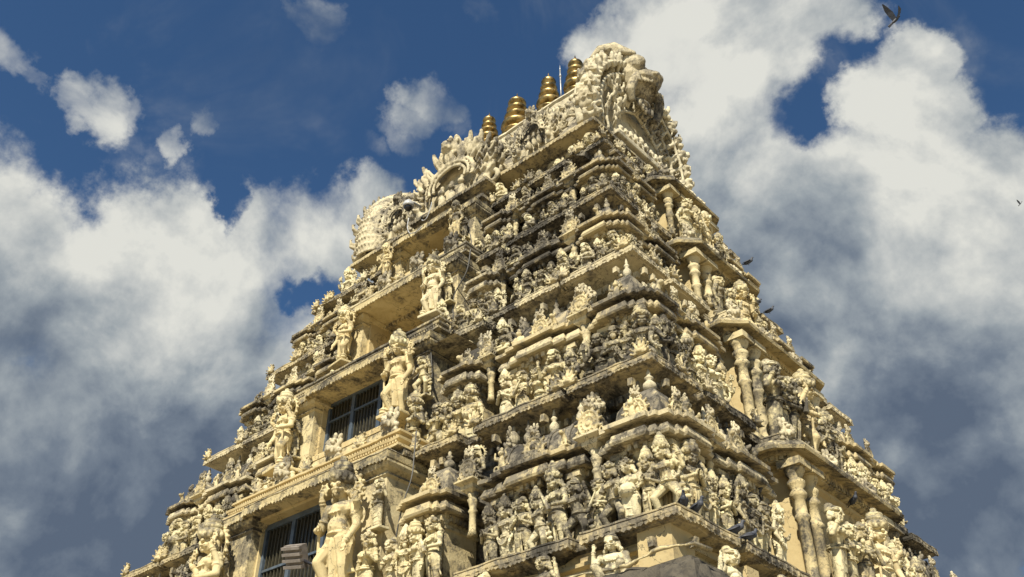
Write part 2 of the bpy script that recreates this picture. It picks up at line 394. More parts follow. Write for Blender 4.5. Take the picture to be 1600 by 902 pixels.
# --- miniature shrines
def kudu(mb, s, rot=0):
    """horseshoe gable disc standing in XZ facing -Y, base at origin, width s"""
    h = s*.5
    mb.push(Matrix.Rotation(rot, 4, 'Z'))
    mb.push(Matrix.Translation((0, 0, h*1.02)) @ Matrix.Rotation(PI/2, 4, 'X') @ Matrix.Diagonal((1, 1.08, 1, 1)))
    mb.lathe([(.97*h, -.06*s), (1.0*h, .04*s), (.93*h, .10*s), (.80*h, .07*s), (.74*h, .035*s), (.60*h, .04*s), (.57*h, .085*s), (.48*h, .08*s), (.42*h, .045*s), (.26*h, .05*s), (.2*h, .10*s), (.06*h, .11*s)], 22)
    for i in range(14):
        a = 2*PI*i/14; mb.ell((.67*h*math.cos(a), .67*h*math.sin(a), .055*s), .05*h*1.3, None, 6, 4)
    mb.pop()
    for i in range(9):                              # flame leaves round the rim
        a = PI*(-.12+1.24*i/8)
        c = (1.08*h*math.cos(a), -.01*s, h*1.02+1.14*h*math.sin(a))
        mb.ell(c, (.21*h, .12*h, .13*h), (0, -a+.5*(1 if i < 4 else -1), 0), 8, 5)
        c = (1.24*h*math.cos(a), -.04*s, h*1.02+1.3*h*math.sin(a))
        mb.ell(c, (.11*h, .09*h, .08*h), (0, -a-.9*(1 if i < 4 else -1), 0), 8, 5)
    for sgn in (-1, 1):
        mb.ring((sgn*1.12*h, 0, .22*h), .17*h, .08*h, (PI/2, 0, 0), seg=10)
    mb.pop()
def lion(mb, c, s, rot=0):
    """bulging-eyed guardian face, s = height, facing -Y"""
    mb.push(Matrix.Translation(c) @ Matrix.Rotation(rot, 4, 'Z') @ Matrix.Scale(s, 4))
    mb.ell((0, 0, .5), (.36, .26, .42)); mb.ell((0, -.2, .36), (.26, .22, .17)); mb.ell((0, -.36, .44), (.1, .09, .09))
    for q in (-1, 1):
        mb.ell((q*.17, -.22, .62), (.115, .11, .115)); mb.ell((q*.17, -.32, .62), .05); mb.ell((q*.2, -.2, .77), (.17, .08, .05), (0, q*.5, 0))
        mb.ell((q*.36, .0, .66), (.11, .09, .2), (0, q*.5, 0)); mb.ell((q*.3, .02, .93), (.1, .1, .17), (0, q*.4, 0))
        mb.ell((q*.2, -.24, .26), (.07, .07, .13)); mb.ell((q*.38, 0, .3), (.12, .12, .13)); mb.ell((q*.33, .02, .08), (.13, .12, .12))
        mb.ell((q*.09, -.37, .3), (.035, .035, .08))
    mb.ell((0, 0, 1.02), (.1, .1, .2)); mb.ell((0, -.12, .16), (.16, .12, .07)); mb.ell((0, .02, .05), (.24, .18, .12))
    mb.pop()
def leaf_fan(mb, c, s, rot=0, n=7):
    mb.push(Matrix.Translation(c) @ Matrix.Rotation(rot, 4, 'Z') @ Matrix.Scale(s, 4))
    for i in range(n):
        a = PI*(.02+.96*i/(n-1)); l = .42+.22*math.sin(a)
        x, z = math.cos(a), math.sin(a)
        mb.tube([(0, 0, .05), (x*l*.5, -.05, .05+z*l*.5), (x*l, -.02, .05+z*l), (x*l*1.12, -.13, .05+z*l*1.1)], [.05, .095, .085, .03], 7, flat=.6)
        mb.ell((x*l*1.05, -.1, .05+z*l*1.05), (.07, .06, .07), None, 8, 5)
    mb.ell((0, -.08, .1), (.2, .14, .12)); mb.ell((0, .02, .2), (.34, .07, .3)); mb.box(-.34, .34, -.1, .1, -.03, .07)
    mb.pop()
def proto_mesh(fn, vox, name, mat):
    b = MB(); fn(b); me = remeshed(b.mesh('t'), vox, name); me.materials.append(mat); return me
ME_KUDU = proto_mesh(lambda b: kudu(b, 1.0), .022, 'gable_disc', M_BY)
ME_KUDU_D = ME_KUDU.copy(); ME_KUDU_D.materials.clear(); ME_KUDU_D.materials.append(M_RF)
ME_LION = proto_mesh(lambda b: lion(b, (0, 0, 0), 1.0), .026, 'lion_face', M_TP)
ME_FAN = proto_mesh(lambda b: leaf_fan(b, (0, 0, 0), 1.0), .03, 'leaf_ornament', M_BY)
POT = [(.16, 0), (.2, .04), (.13, .09), (.12, .13), (.3, .2), (.38, .32), (.36, .44), (.2, .56), (.12, .6), (.24, .66), (.26, .71), (.15, .78), (.1, .82), (.14, .88), (.1, .96), (.03, 1.08)]
def _pot(b): b.lathe(POT, 16)
def rel_a(b):
    b.ell((0, 0, .34), (.2, .15, .26)); b.ell((0, -.06, .70), (.15, .15, .16)); b.ell((0, -.02, .9), (.1, .1, .16)); b.box(-.3, .3, -.2, .2, -.03, .1)
    for q in (-1, 1): b.limb([(q*.2, 0, .5), (q*.3, -.1, .3), (q*.1, -.24, .28)], [.08, .06, .05], 7); b.limb([(q*.1, 0, .15), (q*.3, -.2, .2), (0, -.25, .12)], [.1, .08, .06], 7); b.ell((q*.07, -.19, .73), .035)
def rel_b(b):
    b.ell((0, .1, .3), (.2, .34, .2)); b.limb([(0, -.1, .4), (0, -.22, .62)], [.15, .12]); b.ell((0, -.3, .7), (.14, .2, .14)); b.box(-.28, .28, -.3, .3, -.03, .1)
    for q in (-1, 1):
        b.limb([(q*.13, -.15, .3), (q*.14, -.22, .08)], [.08, .06], 7); b.limb([(q*.14, .3, .3), (q*.15, .3, .08)], [.1, .06], 7); b.ell((q*.13, -.22, .85), (.05, .05, .09)); b.ell((q*.08, -.42, .76), .04)
def rel_c(b):
    b.box(-.3, .3, -.15, .15, -.03, .1); b.ell((0, 0, .4), (.16, .12, .34)); b.ell((0, -.05, .8), .13); b.ell((0, 0, .98), (.08, .08, .12))
    for q in (-1, 1): curl2(b, (q*.16, 0, .2), q); b.limb([(q*.16, 0, .6), (q*.32, -.05, .62), (q*.26, -.1, .85)], [.07, .055, .045], 7)
def curl2(b, p, q): b.ring((p[0]+q*.12, 0, p[2]), .12, .05, (PI/2, 0, 0), seg=10)
ME_REL = [proto_mesh(f, .035, 'relief', M_BY) for f in (rel_a, rel_b, rel_c)]
_b = MB(); _pot(_b); ME_POT = _b.mesh('finial'); ME_POT.materials.append(M_TP)

def bay_body(mb, x0, x1, y0, y1, z0, z1, dirs='F'):
    """wall block with base mouldings and pilaster strips, top beam is separate"""
    P = rect(x0, x1, y0, y1); h = z1-z0
    mb.mould(P, [(-.02, z0-.02), (.10, z0), (.10, z0+.06), (.04, z0+.08), (.07, z0+.13), (0, z0+.16), (0, z1-.24), (.03, z1-.22), (.03, z1-.16), (.0, z1-.14), (.02, z1-.08), (.07, z1-.05), (.07, z1+.02)], .3)
def pilaster(mb, cx, cy, z0, z1, w, rot):
    mb.push(Matrix.Translation((cx, cy, 0)) @ Matrix.Rotation(rot, 4, 'Z'))
    h = z1-z0
    mb.box(-w*.62, w*.62, -w*.7, w*.3, z0, z0+.1*h)
    mb.box(-w*.4, w*.4, -w*.45, w*.3, z0+.1*h, z0+.7*h)
    mb.lathe([(w*.42, z0+.66*h), (w*.6, z0+.7*h), (w*.42, z0+.735*h), (w*.4, z0+.76*h), (w*.68, z0+.8*h), (w*.5, z0+.85*h)], 12, (0, -w*.12, 0))
    mb.lathe([(w*.5, z0+.85*h), (w*.95, z0+.91*h), (w*.95, z0+.935*h)], 12, (0, -w*.12, 0))
    mb.box(-w*.95, w*.95, -w*1.05, w*.3, z0+.925*h, z0+h)
    mb.pop()

def stepped(P, face, d=.07):
    x0, y0 = P[0]; x1, y1 = P[2]; out = []
    def run(a, b, nx, ny):
        a, b = Vector(a), Vector(b); n = Vector((nx, ny))*d
        return [a, a.lerp(b, .2), a.lerp(b, .2)+n, a.lerp(b, .36)+n, a.lerp(b, .36)+n*2, a.lerp(b, .64)+n*2, a.lerp(b, .64)+n, a.lerp(b, .8)+n, a.lerp(b, .8)]
    out += run((x0, y0), (x1, y0), 0, -1) if face in 'FC' else [(x0, y0)]
    out += run((x1, y0), (x1, y1), 1, 0) if face in 'RC' else [(x1, y0)]
    return [tuple(p) for p in out]+[(x1, y1), (x0, y1)]
def shrine(kind, x0, x1, y0, y1, zb, zk, ze, zt, face, mat_r=M_RF):
    """miniature shrine on a ledge: body zb..zk, beam, eave at ze, roof up to zt. face: 'F','R' or 'C' (corner)"""
    cx, cy = (x0+x1)/2, (y0+y1)/2
    root = empty('miniature_shrine', (cx, cy, zb), tower)
    def out(mb, name, mat, rough=.012):
        mb.v = [v-Vector((cx, cy, zb)) for v in mb.v]; return mb.build(name, mat, root, rough, 3)
    m = MB(); ins = .20
    bx = [x0+.14, x1-ins if face != 'F' else x1-.14, y0+ins if face != 'R' else y0+.14, y1-.14]
    if face == 'F': bx[2] = y0+ins; bx[3] = y1
    if face == 'R': bx[1] = x1-ins; bx[0] = x0
    bay_body(m, *bx, zb, zk)
    wf = max(2, int((bx[1]-bx[0])/.42)); n = wf
    for i in range(n+1):
        if face in 'FC': pilaster(m, bx[0]+.08+(bx[1]-bx[0]-.16)*i/n, bx[2], zb+.1, zk-.03, .14, 0)
    n = max(2, int((bx[3]-bx[2])/.42))
    for i in range(n+1):
        if face in 'RC': pilaster(m, bx[1], bx[2]+.08+(bx[3]-bx[2]-.16)*i/n, zb+.1, zk-.03, .14, PI/2)
    out(m, 'shrine_body', M_BY)
    m = MB(); P = stepped(rect(*bx), face)
    h = ze-zk
    m.mould(P, [(.02, zk-.02), (.06, zk), (.07, zk+.02), (.20, zk+.01), (.22, zk+.05), (.18, zk+h*.55), (.12, zk+h*.68), (.03, zk+h*.7), (0, ze)], .12)
    for (a, b) in zip(P, P[1:]+P[:1]):
        dentils(m, a, b, zk-.1, zk-.0, .11, .10)
    out(m, 'beam', M_SL)
    m = MB()
    eh = .10
    m.mould(P, [(-.02, ze-.05), (.03, ze-.02), (.10, ze-.02), (.22, ze-.05), (.26, ze-.04), (.26, ze+.03), (.18, ze+.07), (.02, ze+.10), (-.05, ze+.12)], .12)
    out(m, 'eave', M_SL)
    m = MB(); zr = ze+.10; rh = zt-zr
    def kd(x, y, z, s, rot, dark=False, face_lion=True):
        o = link('gable_disc', ME_KUDU_D if dark else ME_KUDU, None, root, (x-cx, y-cy, z-zb), rot, s)
        o.scale = (s, s*1.0, s)
        if face_lion: link('lion_face', ME_LION, None, root, (x-cx, y-cy, z-zb+s*1.06), rot, s*.5)
    if kind == 'kuta':
        P2 = rect(bx[0]+.0, bx[1]-.0, bx[2]+.0, bx[3])
        w2 = min(bx[1]-bx[0], bx[3]-bx[2])/2; ax, ay = (bx[0]+bx[1])/2, (bx[2]+bx[3])/2
        P2 = rect(ax-w2, ax+w2, ay-w2, ay+w2)
        m.mould(P2, [(-.06, zr-.05), (.02, zr), (.03, zr+.10*rh), (-.0, zr+.3*rh), (-w2*.25, zr+.48*rh), (-w2*.55, zr+.62*rh), (-w2*.8, zr+.68*rh)], .14)
        out(m, 'shrine_roof', mat_r)
        link('finial', ME_POT, None, root, (ax-cx, ay-cy, zr+.62*rh-zb), 0, (w2*.75, w2*.75, rh*.42))
        s = w2*1.05
        if face in 'FC': kd(ax, ay-w2-.06, zr-.03, s, 0)
        if face in 'RC': kd(ax+w2+.06, ay, zr-.03, s, PI/2)
    else:
        along = face == 'F'
        L0, L1, c0, c1 = (bx[0], bx[1], bx[2], bx[3]) if along else (bx[2], bx[3], bx[0], bx[1])
        if along: q = min((c1-c0)/2, .42); cc = c0+q
        else: q = min((c1-c0)/2, .42); cc = c1-q
        prof = []
        for i in range(13):
            a = PI*i/12; prof.append((cc-math.cos(a)*q*1.12, zr-.03+math.sin(a)**.8*rh*.62))
        n = max(2, int((L1-L0)/.16)); vs = []; fs = []
        for k in range(n+1):
            t = L0+(L1-L0)*k/n
            for c, z in prof: vs.append((t, c, z) if along else (c, t, z))
        npf = len(prof)
        for k in range(n):
            for i in range(npf-1):
                f = (k*npf+i, k*npf+i+1, (k+1)*npf+i+1, (k+1)*npf+i); fs.append(f[::-1] if along else f)
        fs.append(tuple(range(npf))); fs.append(tuple(range(n*npf, (n+1)*npf))[::-1])
        m.add(vs, fs, True)
        for k in (1, .5, 0):                         # raised bands
            pass
        nb = 4
        for k in range(nb):
            t = L0+(L1-L0)*(k+.5)/nb
            pts = [(t, c+(c-cc)*.04, z+.01) if along else (c+(c-cc)*.04, t, z+.01) for c, z in prof]
            m.tube(pts, .028, 6)
        out(m, 'shrine_roof', mat_r)
        nf = 3
        for k in range(nf):
            t = L0+(L1-L0)*(k+.5)/nf; zz = zr+.58*rh-zb; s = q*.55
            link('finial', ME_POT, None, root, ((t-cx, cc-cy, zz) if along else (cc-cx, t-cy, zz)), 0, (s, s, rh*.45))
        s = q*1.75
        if along:
            kd(L1+.05, cc, zr-.06, s, PI/2, True); kd(L0-.05, cc, zr-.06, s, -PI/2, True)
            kd((L0+L1)/2, bx[2]-.12, zr-.03, .42, 0)
        else:
            kd(cc, L0-.05, zr-.06, s*.95, 0); kd(cc, L1+.05, zr-.06, s, PI, True)
            kd(bx[1]+.12, (L0+L1)/2, zr-.03, .42, PI/2)
    return root

def niche(x, y, z, s, rot):
    """disc niche on a little bracket between two shrines"""
    r = empty('gable_niche', (x, y, z), tower); r.rotation_euler.z = rot
    m = MB()
    m.mould(rect(-.24*s, .24*s, -.2*s, .4*s), [(-.14*s, -.28*s), (-.05*s, -.2*s), (-.04*s, -.1*s), (.08*s, -.04*s), (.08*s, 0), (0, .01)], .2)
    m.lathe([(.13*s, -1.3*s), (.09*s, -1.15*s), (.085*s, -.75*s), (.12*s, -.7*s), (.08*s, -.62*s), (.12*s, -.5*s), (.15*s, -.42*s), (.1*s, -.36*s), (.18*s, -.27*s)], 12, (0, .1*s, 0))
    m.build('bracket', M_BY, r, .01)
    link('gable_disc', ME_KUDU, None, r, (0, -.12*s, 0), 0, .55*s)
    link('lion_face', ME_LION, None, r, (0, -.1*s, .56*s), 0, .33*s)

# --- tiers
WALL = []
BASE = MB()
BASE.mould(rect(-8.1, 8.1, -6.0, 6.0), [(.9, 0), (.9, .6), (.7, .75), (.8, 1.0), (.55, 1.15), (.55, 4.6), (.7, 4.7), (.7, 4.9), (.35, 5.1), (.3, 5.75), (.42, 5.82), (.42, 5.95), (.3, 6.0), (.3, 6.3)], .5)
for i in range(-6, 7):
    if abs(i) < 2: continue
    pilaster(BASE, i*1.25, -6.55, 1.15, 4.6, .3, 0)
for i in range(-4, 5): pilaster(BASE, 8.65, i*1.35, 1.15, 4.6, .3, PI/2)
BASE.build('gateway_base', M_BY, tower, .012)
m = MB(); m.box(-1.5, 1.5, -6.62, -6.4, 0, 4.2); dr = m.build('door', M_GLASS, tower)
m = MB()
for s in (-1, 1): m.box(s*1.5-.18, s*1.5+.18, -6.86, -6.5, 0, 4.2)
m.box(-1.7, 1.7, -6.9, -6.5, 4.2, 4.55); m.build('door_frame', M_BY, dr, .01)
# moulded string course and blocks under the lowest ledge
m = MB()
m.mould(rect(-8.42, 8.42, -6.42, 6.42), [(-.2, 5.75), (.08, 5.8), (.1, 5.9), (.02, 5.93), (.02, 6.06), (.09, 6.09), (.09, 6.14), (0, 6.18), (0, 6.36)], .2)
for x in (8.35,): m.box(x-.34, x+.2, -6.62, -6.1, 5.72, 6.38)
for y in (-4.9, -3.3, -1.6, 0, 1.6): m.box(8.35, 8.72, y-.16, y+.16, 5.5, 6.1, .0)
m.build('string_course', M_CL, tower, .012)
# dark weathered stone cornice of the gateway below, curved over
m = MB()
Pc = rect(-8.5, 8.5, -6.5, 6.5)
m.mould(Pc, [(-.3, 4.6), (.2, 4.55), (.5, 4.5), (.60, 4.62), (.68, 4.95), (.67, 5.32), (.56, 5.56), (.48, 5.6), (.46, 5.66), (.3, 5.74), (-.3, 5.77)], .14)
for i in range(60):
    x = -8.5+.2+i*.287; m.box(x-.09, x+.09, -7.2, -7.0, 4.85, 5.2, .03)
m.build('stone_cornice', M_DK, tower, .075, 2.6)
m = MB()
pts = []
for i in range(44): pts.append((4.4+i*.105, -6.94-.06*math.sin(i*.37)-.02*math.sin(i*2.1), 5.78+.04*math.sin(i*.5)))
pts += [(9.0, -6.9, 5.82), (9.06, -6.6, 5.8)]
m.tube(pts, [.022+.010*math.sin(i*1.3) for i in range(len(pts))], 8); m.build('mortar_bead', M_BY, tower, .02, 5)

slab(*LV[0], BAY[0])
for k in range(4):
    a0, b0, z0 = LV[k]; a, b, z1 = LV[k+1]; bay = BAY[k]; H = z1-z0
    nb = BAY[k+1] if k < 3 else BAY[3]
    slab(a, b, z1, nb if k < 3 else BAY[3])
    # recessed wall with an opening bay in the middle
    wa, wb = a-.62, b-.62; oh = bay['o']; dpt = 1.1 if k < 3 else .7
    P = [(-wa, -wb), (-oh, -wb), (-oh, -wb+dpt), (oh, -wb+dpt), (oh, -wb), (wa, -wb), (wa, wb), (-wa, wb)]
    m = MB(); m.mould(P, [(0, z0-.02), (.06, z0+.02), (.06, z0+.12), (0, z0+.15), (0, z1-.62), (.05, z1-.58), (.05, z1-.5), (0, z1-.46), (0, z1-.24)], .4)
    m.build('tier_wall', M_RF, tower, .012)  # dark stucco paints recess shade into the wall, along with real black staining
    zk = z0+.43*H; ze = z0+.53*H; zt = z0+.90*H; pr_ = bay['pr']
    if k == 3: zt = z1-.08
    ks = bay['k'][1]-bay['k'][0]
    ky0, ky1 = bay['ky']
    for s in (1, -1):
        x0, x1 = bay['k'] if s > 0 else (-bay['k'][1], -bay['k'][0])
        if s > 0: shrine('kuta', x0, x1, ky0, ky1, z0, zk, ze, zt, 'C')
        else: shrine('kuta', x0, x1, ky0, ky1, z0, zk, ze, zt, 'F')
        x0, x1 = bay['s'] if s > 0 else (-bay['s'][1], -bay['s'][0])
        shrine('shala', x0, x1, -b-pr_, -b+.6, z0, zk-.02, ze-.02, zt, 'F')
        x0, x1 = bay['q'] if s > 0 else (-bay['q'][1], -bay['q'][0])
        shrine('kuta', x0, x1, -b-pr_-.06, -b+.5, z0, zk+.03, ze+.05, zt, 'F')
        niche(s*(bay['k'][0]-.2), -b-pr_+.05, z0+.55*H, .75, 0)
        niche(s*(bay['s'][0]-.42), -b-pr_+.1, z0+.57*H, .7, 0)
        niche(a+pr_-.05, s*(-bay['ky'][1]-.12), z0+.55*H, .6, PI/2)
        y0, y1 = bay['sy'] if s > 0 else (-bay['sy'][1], -bay['sy'][0])
        shrine('shala', a-.6, a+pr_, y0, y1, z0, zk-.02, ze-.02, zt, 'R')
    shrine('kuta', bay['k'][0], bay['k'][1], -ky1, -ky0, z0, zk, ze, zt, 'R')

    # ---- central opening bay on the front
    ob = empty('window_bay', ((-.25, -.25, -.08, 0)[k], 0, 0), tower)
    yf = -b-.42                                     # front plane of the piers
    zs = z0+(.0, .46*H, .34*H, .55*H)[k]    # sill
    ztop = z1-(.42, .30, .30, .36)[k]
    m = MB()
    for s in (-1, 1):
        x0, x1 = sorted((s*bay['p'][0], s*bay['p'][1]))
        P = rect(x0, x1, yf, -b+.6)
        m.mould(P, [(.08, z0), (.08, z0+.12), (0, z0+.16), (0, z1-.62), (.05, z1-.58), (.02, z1-.52), (.12, z1-.46), (.16, z1-.40), (.16, z1-.36)], .2)
        m.build('pier', M_BY, ob, .012); m = MB()
        xi = s*bay['p'][0]; x0, x1 = sorted((s*(oh-.03), s*bay['p'][0])); m.box(x0, x1, yf+.2, -b+.9, z0, z1-.38)
        m.build('jamb', M_CL, ob, .006); m = MB()
    if k:
        m.box(-bay['p'][0], bay['p'][0], yf+.12, -b+.9, z0, zs-.12); m.build('sill_wall', M_BY, ob, .012)
    # wide eave with flat soffit
    m = MB(); px = bay['p'][1]; pi_ = bay['p'][0]
    yo = yf-.30; ys = yf+.02
    Pe = [(-px-.16, ys-.2), (-pi_-.02, ys-.2), (-pi_-.02, yo), (pi_+.02, yo), (pi_+.02, ys-.2), (px+.16, ys-.2), (px+.16, -b+.5), (-px-.16, -b+.5)]
    zE = z1-.34
    m.mould(Pe, [(-.3, zE-.02), (-.03, zE), (.0, zE+.02), (.02, zE+.13), (-.03, zE+.15), (0, zE+.17), (-.02, zE+.20), (-.14, zE+.28), (-.2, zE+.32), (-.3, zE+.33)], .12)
    for i in range(5):
        fringe(m, Pe[i], Pe[i+1], zE+.04, .10, .10, .03)
    m.build('window_eave', M_BY, ob, .014, 2.5)
    # frieze and parapet stepping up from the eave to the next sill
    m = MB()
    Pf = rect(-px+.1, px-.1, -b-.1, -b+.5)
    hz = z1-.02
    m.mould(Pf, [(.30, hz), (.30, hz+.05), (.2, hz+.07), (.18, hz+.12), (.26, hz+.17), (.27, hz+.22), (.14, hz+.25), (.12, hz+.32), (.2, hz+.36), (.2, hz+.41), (.08, hz+.43), (0, hz+.46)] if k < 3 else [(.3, hz), (.3, hz+.1), (.1, hz+.14), (.1, hz+.3), (.2, hz+.34), (0, hz+.4)], .1)
    for zz, oo in ((hz+.145, .2), (hz+.31, .12)) if k < 3 else ():
        q = [(-px+.1-oo, -b-.1-oo), (px-.1+oo, -b-.1-oo)]
        dentils(m, q[0], q[1], zz-.03, zz+.03, .075, .05)
    m.build('parapet_frieze', M_CL if k == 0 else M_SL, ob, .012)
    # window
    yw = (-b-.12, -b-.06, -b+.8, -b+.3)[k]
    win = MB(); win.box(-oh, oh, yw+.06, yw+.1, zs, ztop); wo = win.build('window', M_GLASS, ob)
    if k != 2:
        fr = MB(); fw = .055
        for x in (-oh+fw, -oh/3, oh/3, oh-fw): fr.box(x-fw, x+fw, yw-.03, yw+.055, zs, ztop)
        fr.box(-oh, oh, yw-.035, yw+.05, ztop-.12, ztop); fr.box(-oh, oh, yw-.035, yw+.05, zs, zs+.1); fr.box(-oh, oh, yw-.02, yw+.05, zs+.62*(ztop-zs), zs+.62*(ztop-zs)+.05)
        fr.build('frame', M_FRAME, wo)
        br_ = MB(); n = 26
        for i in range(n):
            x = -oh+(i+.5)*2*oh/n; br_.box(x-.011, x+.011, yw+.0, yw+.04, zs+.1, ztop-.12)
        if k == 3:
            for i in range(10): zz = zs+i*(ztop-zs)/10; br_.box(-oh, oh, yw+.0, yw+.03, zz, zz+.015)
        br_.build('bars', M_BAR, wo)
    # lintel and soffit
    m = MB(); m.box(-oh-.01, oh+.01, -b-.38, yw+.12, ztop, z1-.26)
    if k == 2: m.box(-oh-.02, -oh+.03, -b+.5, yw+.1, zs, ztop); m.box(oh-.03, oh+.02, -b+.5, yw+.1, zs, ztop)
    if k: m.box(-oh-.02, oh+.02, yf+.1, yw+.12, zs-.13, zs)
    if k == 2: m.box(-oh, oh, yw+.0, yw+.055, zs, ztop)
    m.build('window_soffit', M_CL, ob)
    # row of lion faces and leaf fans along the parapet
    if k < 3:
        nbx = BAY[k+1]; y = -LV[k+2][1]-.52 if k < 3 else 0

    # ---- central bay on the right face: columns under a curved eave
    rb = empty('side_bay', (0, 0, 0), tower); c = bay['c']
    m = MB(); xf = a+.12
    m.mould(rect(a-.6, xf, -c+.25, c-.25), [(.06, z0), (.06, z0+.2), (0, z0+.24), (0, z1-.9*H*.3), (.08, z1-.25*H), (.08, z1-.22*H), (0, z1-.2*H), (0, z1-.12*H)], .3)
    m.build('bay_wall', M_CL, rb, .01)
    m = MB(); zt2 = z1-.24*H; zb2 = z0+.0
    for y in (-c+.12, -c+.12+.5, c-.12-.5, c-.12):
        r_ = .098*H/3; hh = zt2-zb2
        m = MB()
        m.box(xf+.02, xf+.36, y-.17, y+.17, zb2, zb2+.22*H/3)
        m.lathe([(r_*1.2, .2*H/3), (r_, .3*H/3), (r_, hh*.55), (r_*1.35, hh*.57), (r_*1.35, hh*.59), (r_, hh*.61), (r_*.95, hh*.72), (r_*1.3, hh*.735), (r_*1.5, hh*.76), (r_*1.2, hh*.785), (r_*.95, hh*.8), (r_*1.5, hh*.83), (r_*1.55, hh*.86), (r_, hh*.885), (r_*1.6, hh*.92), (r_*1.9, hh*.95), (r_*1.9, hh*.965)], 14, (xf+.19, y, zb2))
        m.box(xf-.02, xf+.42, y-.22, y+.22, zb2+hh*.96, zt2+.04)
        m.build('column', M_BY, rb, .006)
    m = MB(); ze2 = zt2+.04
    Pc2 = [(a-.5, -c-.05), (xf+.22, -c-.05), (xf+.22, c+.05), (a-.5, c+.05)]
    # chamfer the outer corners so the eave wraps round
    ch = .22
    Pc2 = [(a-.5, -c-.08), (xf+.22-ch, -c-.08), (xf+.22, -c-.08+ch), (xf+.22, c+.08-ch), (xf+.22-ch, c+.08), (a-.5, c+.08)]
    m.mould(Pc2, [(-.1, ze2), (.0, ze2+.02), (.0, ze2+.1), (.05, ze2+.12), (.05, ze2+.2), (.22, ze2+.16), (.30, ze2+.14), (.32, ze2+.2), (.26, ze2+.30), (.10, ze2+.38), (-.05, ze2+.42)], .1)
    for i in range(4): dentils(m, Pc2[i], Pc2[i+1], ze2+.04, ze2+.11, .11, .05)
    m.build('side_eave', M_BY, rb, .016, 2.4)

# ---------------------------------------------------------------- top storey and barrel roof
a5, b5, z5 = LV[4]
top = empty('crown_storey', (0, 0, 0), tower)
m = MB()
nz0, nz1 = z5+.35, z5+1.55
Pg = [(-4.3, -1.75), (-3.9, -1.75), (-3.9, -1.1), (-1.9, -1.1), (-1.9, -1.75), (-1.15, -1.75), (-1.15, -1.15), (1.15, -1.15), (1.15, -1.75), (1.9, -1.75), (1.9, -1.1), (3.9, -1.1), (3.9, -1.75), (4.3, -1.75), (4.3, 1.75), (-4.3, 1.75)]
m.mould(Pg, [(.0, z5-.02), (.1, z5+.03), (.1, z5+.15), (0, z5+.2), (0, z5+2.0)], .4)
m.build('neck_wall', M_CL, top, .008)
m = MB()
m.mould(rect(-4.25, 4.25, -1.7, 1.7), [(.06, z5), (.2, z5+.03), (.2, z5+.14), (.1, z5+.17), (.14, z5+.3), (.0, z5+.34)], .2)
m.mould(rect(-4.3, 4.3, -1.85, 1.85), [(-.1, z5+1.4), (.04, z5+1.42), (.04, z5+1.52), (.12, z5+1.56), (.5, z5+1.62), (.56, z5+1.66), (.56, z5+1.76), (.46, z5+1.86), (.2, z5+1.98), (.0, z5+2.02)], .14)
fringe(m, (-4.85, -2.41), (4.85, -2.41), z5+1.68, .12, .1); fringe(m, (4.86, -2.4), (4.86, 2.4), z5+1.68, .12, .1)
m.build('roof_eave', M_SL, top, .016)
m = MB()
for x in (2.35, 3.15, 3.75, -2.35, -3.15, -3.75):
    m = MB(); m.lathe([(.16, .34), (.11, .4), (.11, .75), (.15, .8), (.11, .85), (.2, 1.0), (.24, 1.12), (.3, 1.3), (.3, 1.42)], 14, (x, -1.78, z5)); NC = m.build('neck_column', M_CL, top, .006)
# barrel roof
zr = z5+2.0; RH = 3.1; RD = 2.15
def rprof(n=25):
    p = []
    for i in range(n):
        t = -1+2*i/(n-1); q = abs(t); p.append((RD*t, zr+RH*(1-q**2.0)))
    return p
GP = [(-2.42, -.05), (-2.5, .6), (-2.46, 1.25), (-2.3, 1.85), (-2.0, 2.4), (-1.62, 2.85), (-1.2, 3.2), (-.75, 3.5), (-.35, 3.72), (0, 3.85)]
def gprof(n=41, k=1.0):
    pts = GP+[(-y, z) for y, z in GP[-2::-1]]; out = []
    for i in range(n):
        u = i/(n-1)*(len(pts)-1); j = min(int(u), len(pts)-2); t = u-j
        out.append((pts[j][0]*(1-t)+pts[j+1][0]*t, zr+pts[j][1]*(1-t)+pts[j+1][1]*t))
    return out
m = MB(); vs = []; fs = []; pf = rprof(); n = 46; L = len(pf)
for k in range(n+1):
    x = -4.3+8.6*k/n
    for i, (y, z) in enumerate(pf): vs.append((x, y, z+.025*math.sin(k*.9+i)))
for k in range(n):
    for i in range(L-1): fs.append((k*L+i, k*L+i+1, (k+1)*L+i+1, (k+1)*L+i)[::-1])
fs.append(tuple(range(L))); fs.append(tuple(range(n*L, (n+1)*L))[::-1])
m.add(vs, fs, True); m.build('barrel_roof', M_TP, top, .03)
m = MB(); m.mould(rect(-4.1, 4.1, -.34, .34), [(.1, zr+2.8), (.14, zr+3.3), (.05, zr+3.4), (.08, zr+3.8), (.14, zr+3.86), (.12, zr+3.95), (-.1, zr+4.0)], .2); m.build('roof_ridge', M_TP, top, .025)

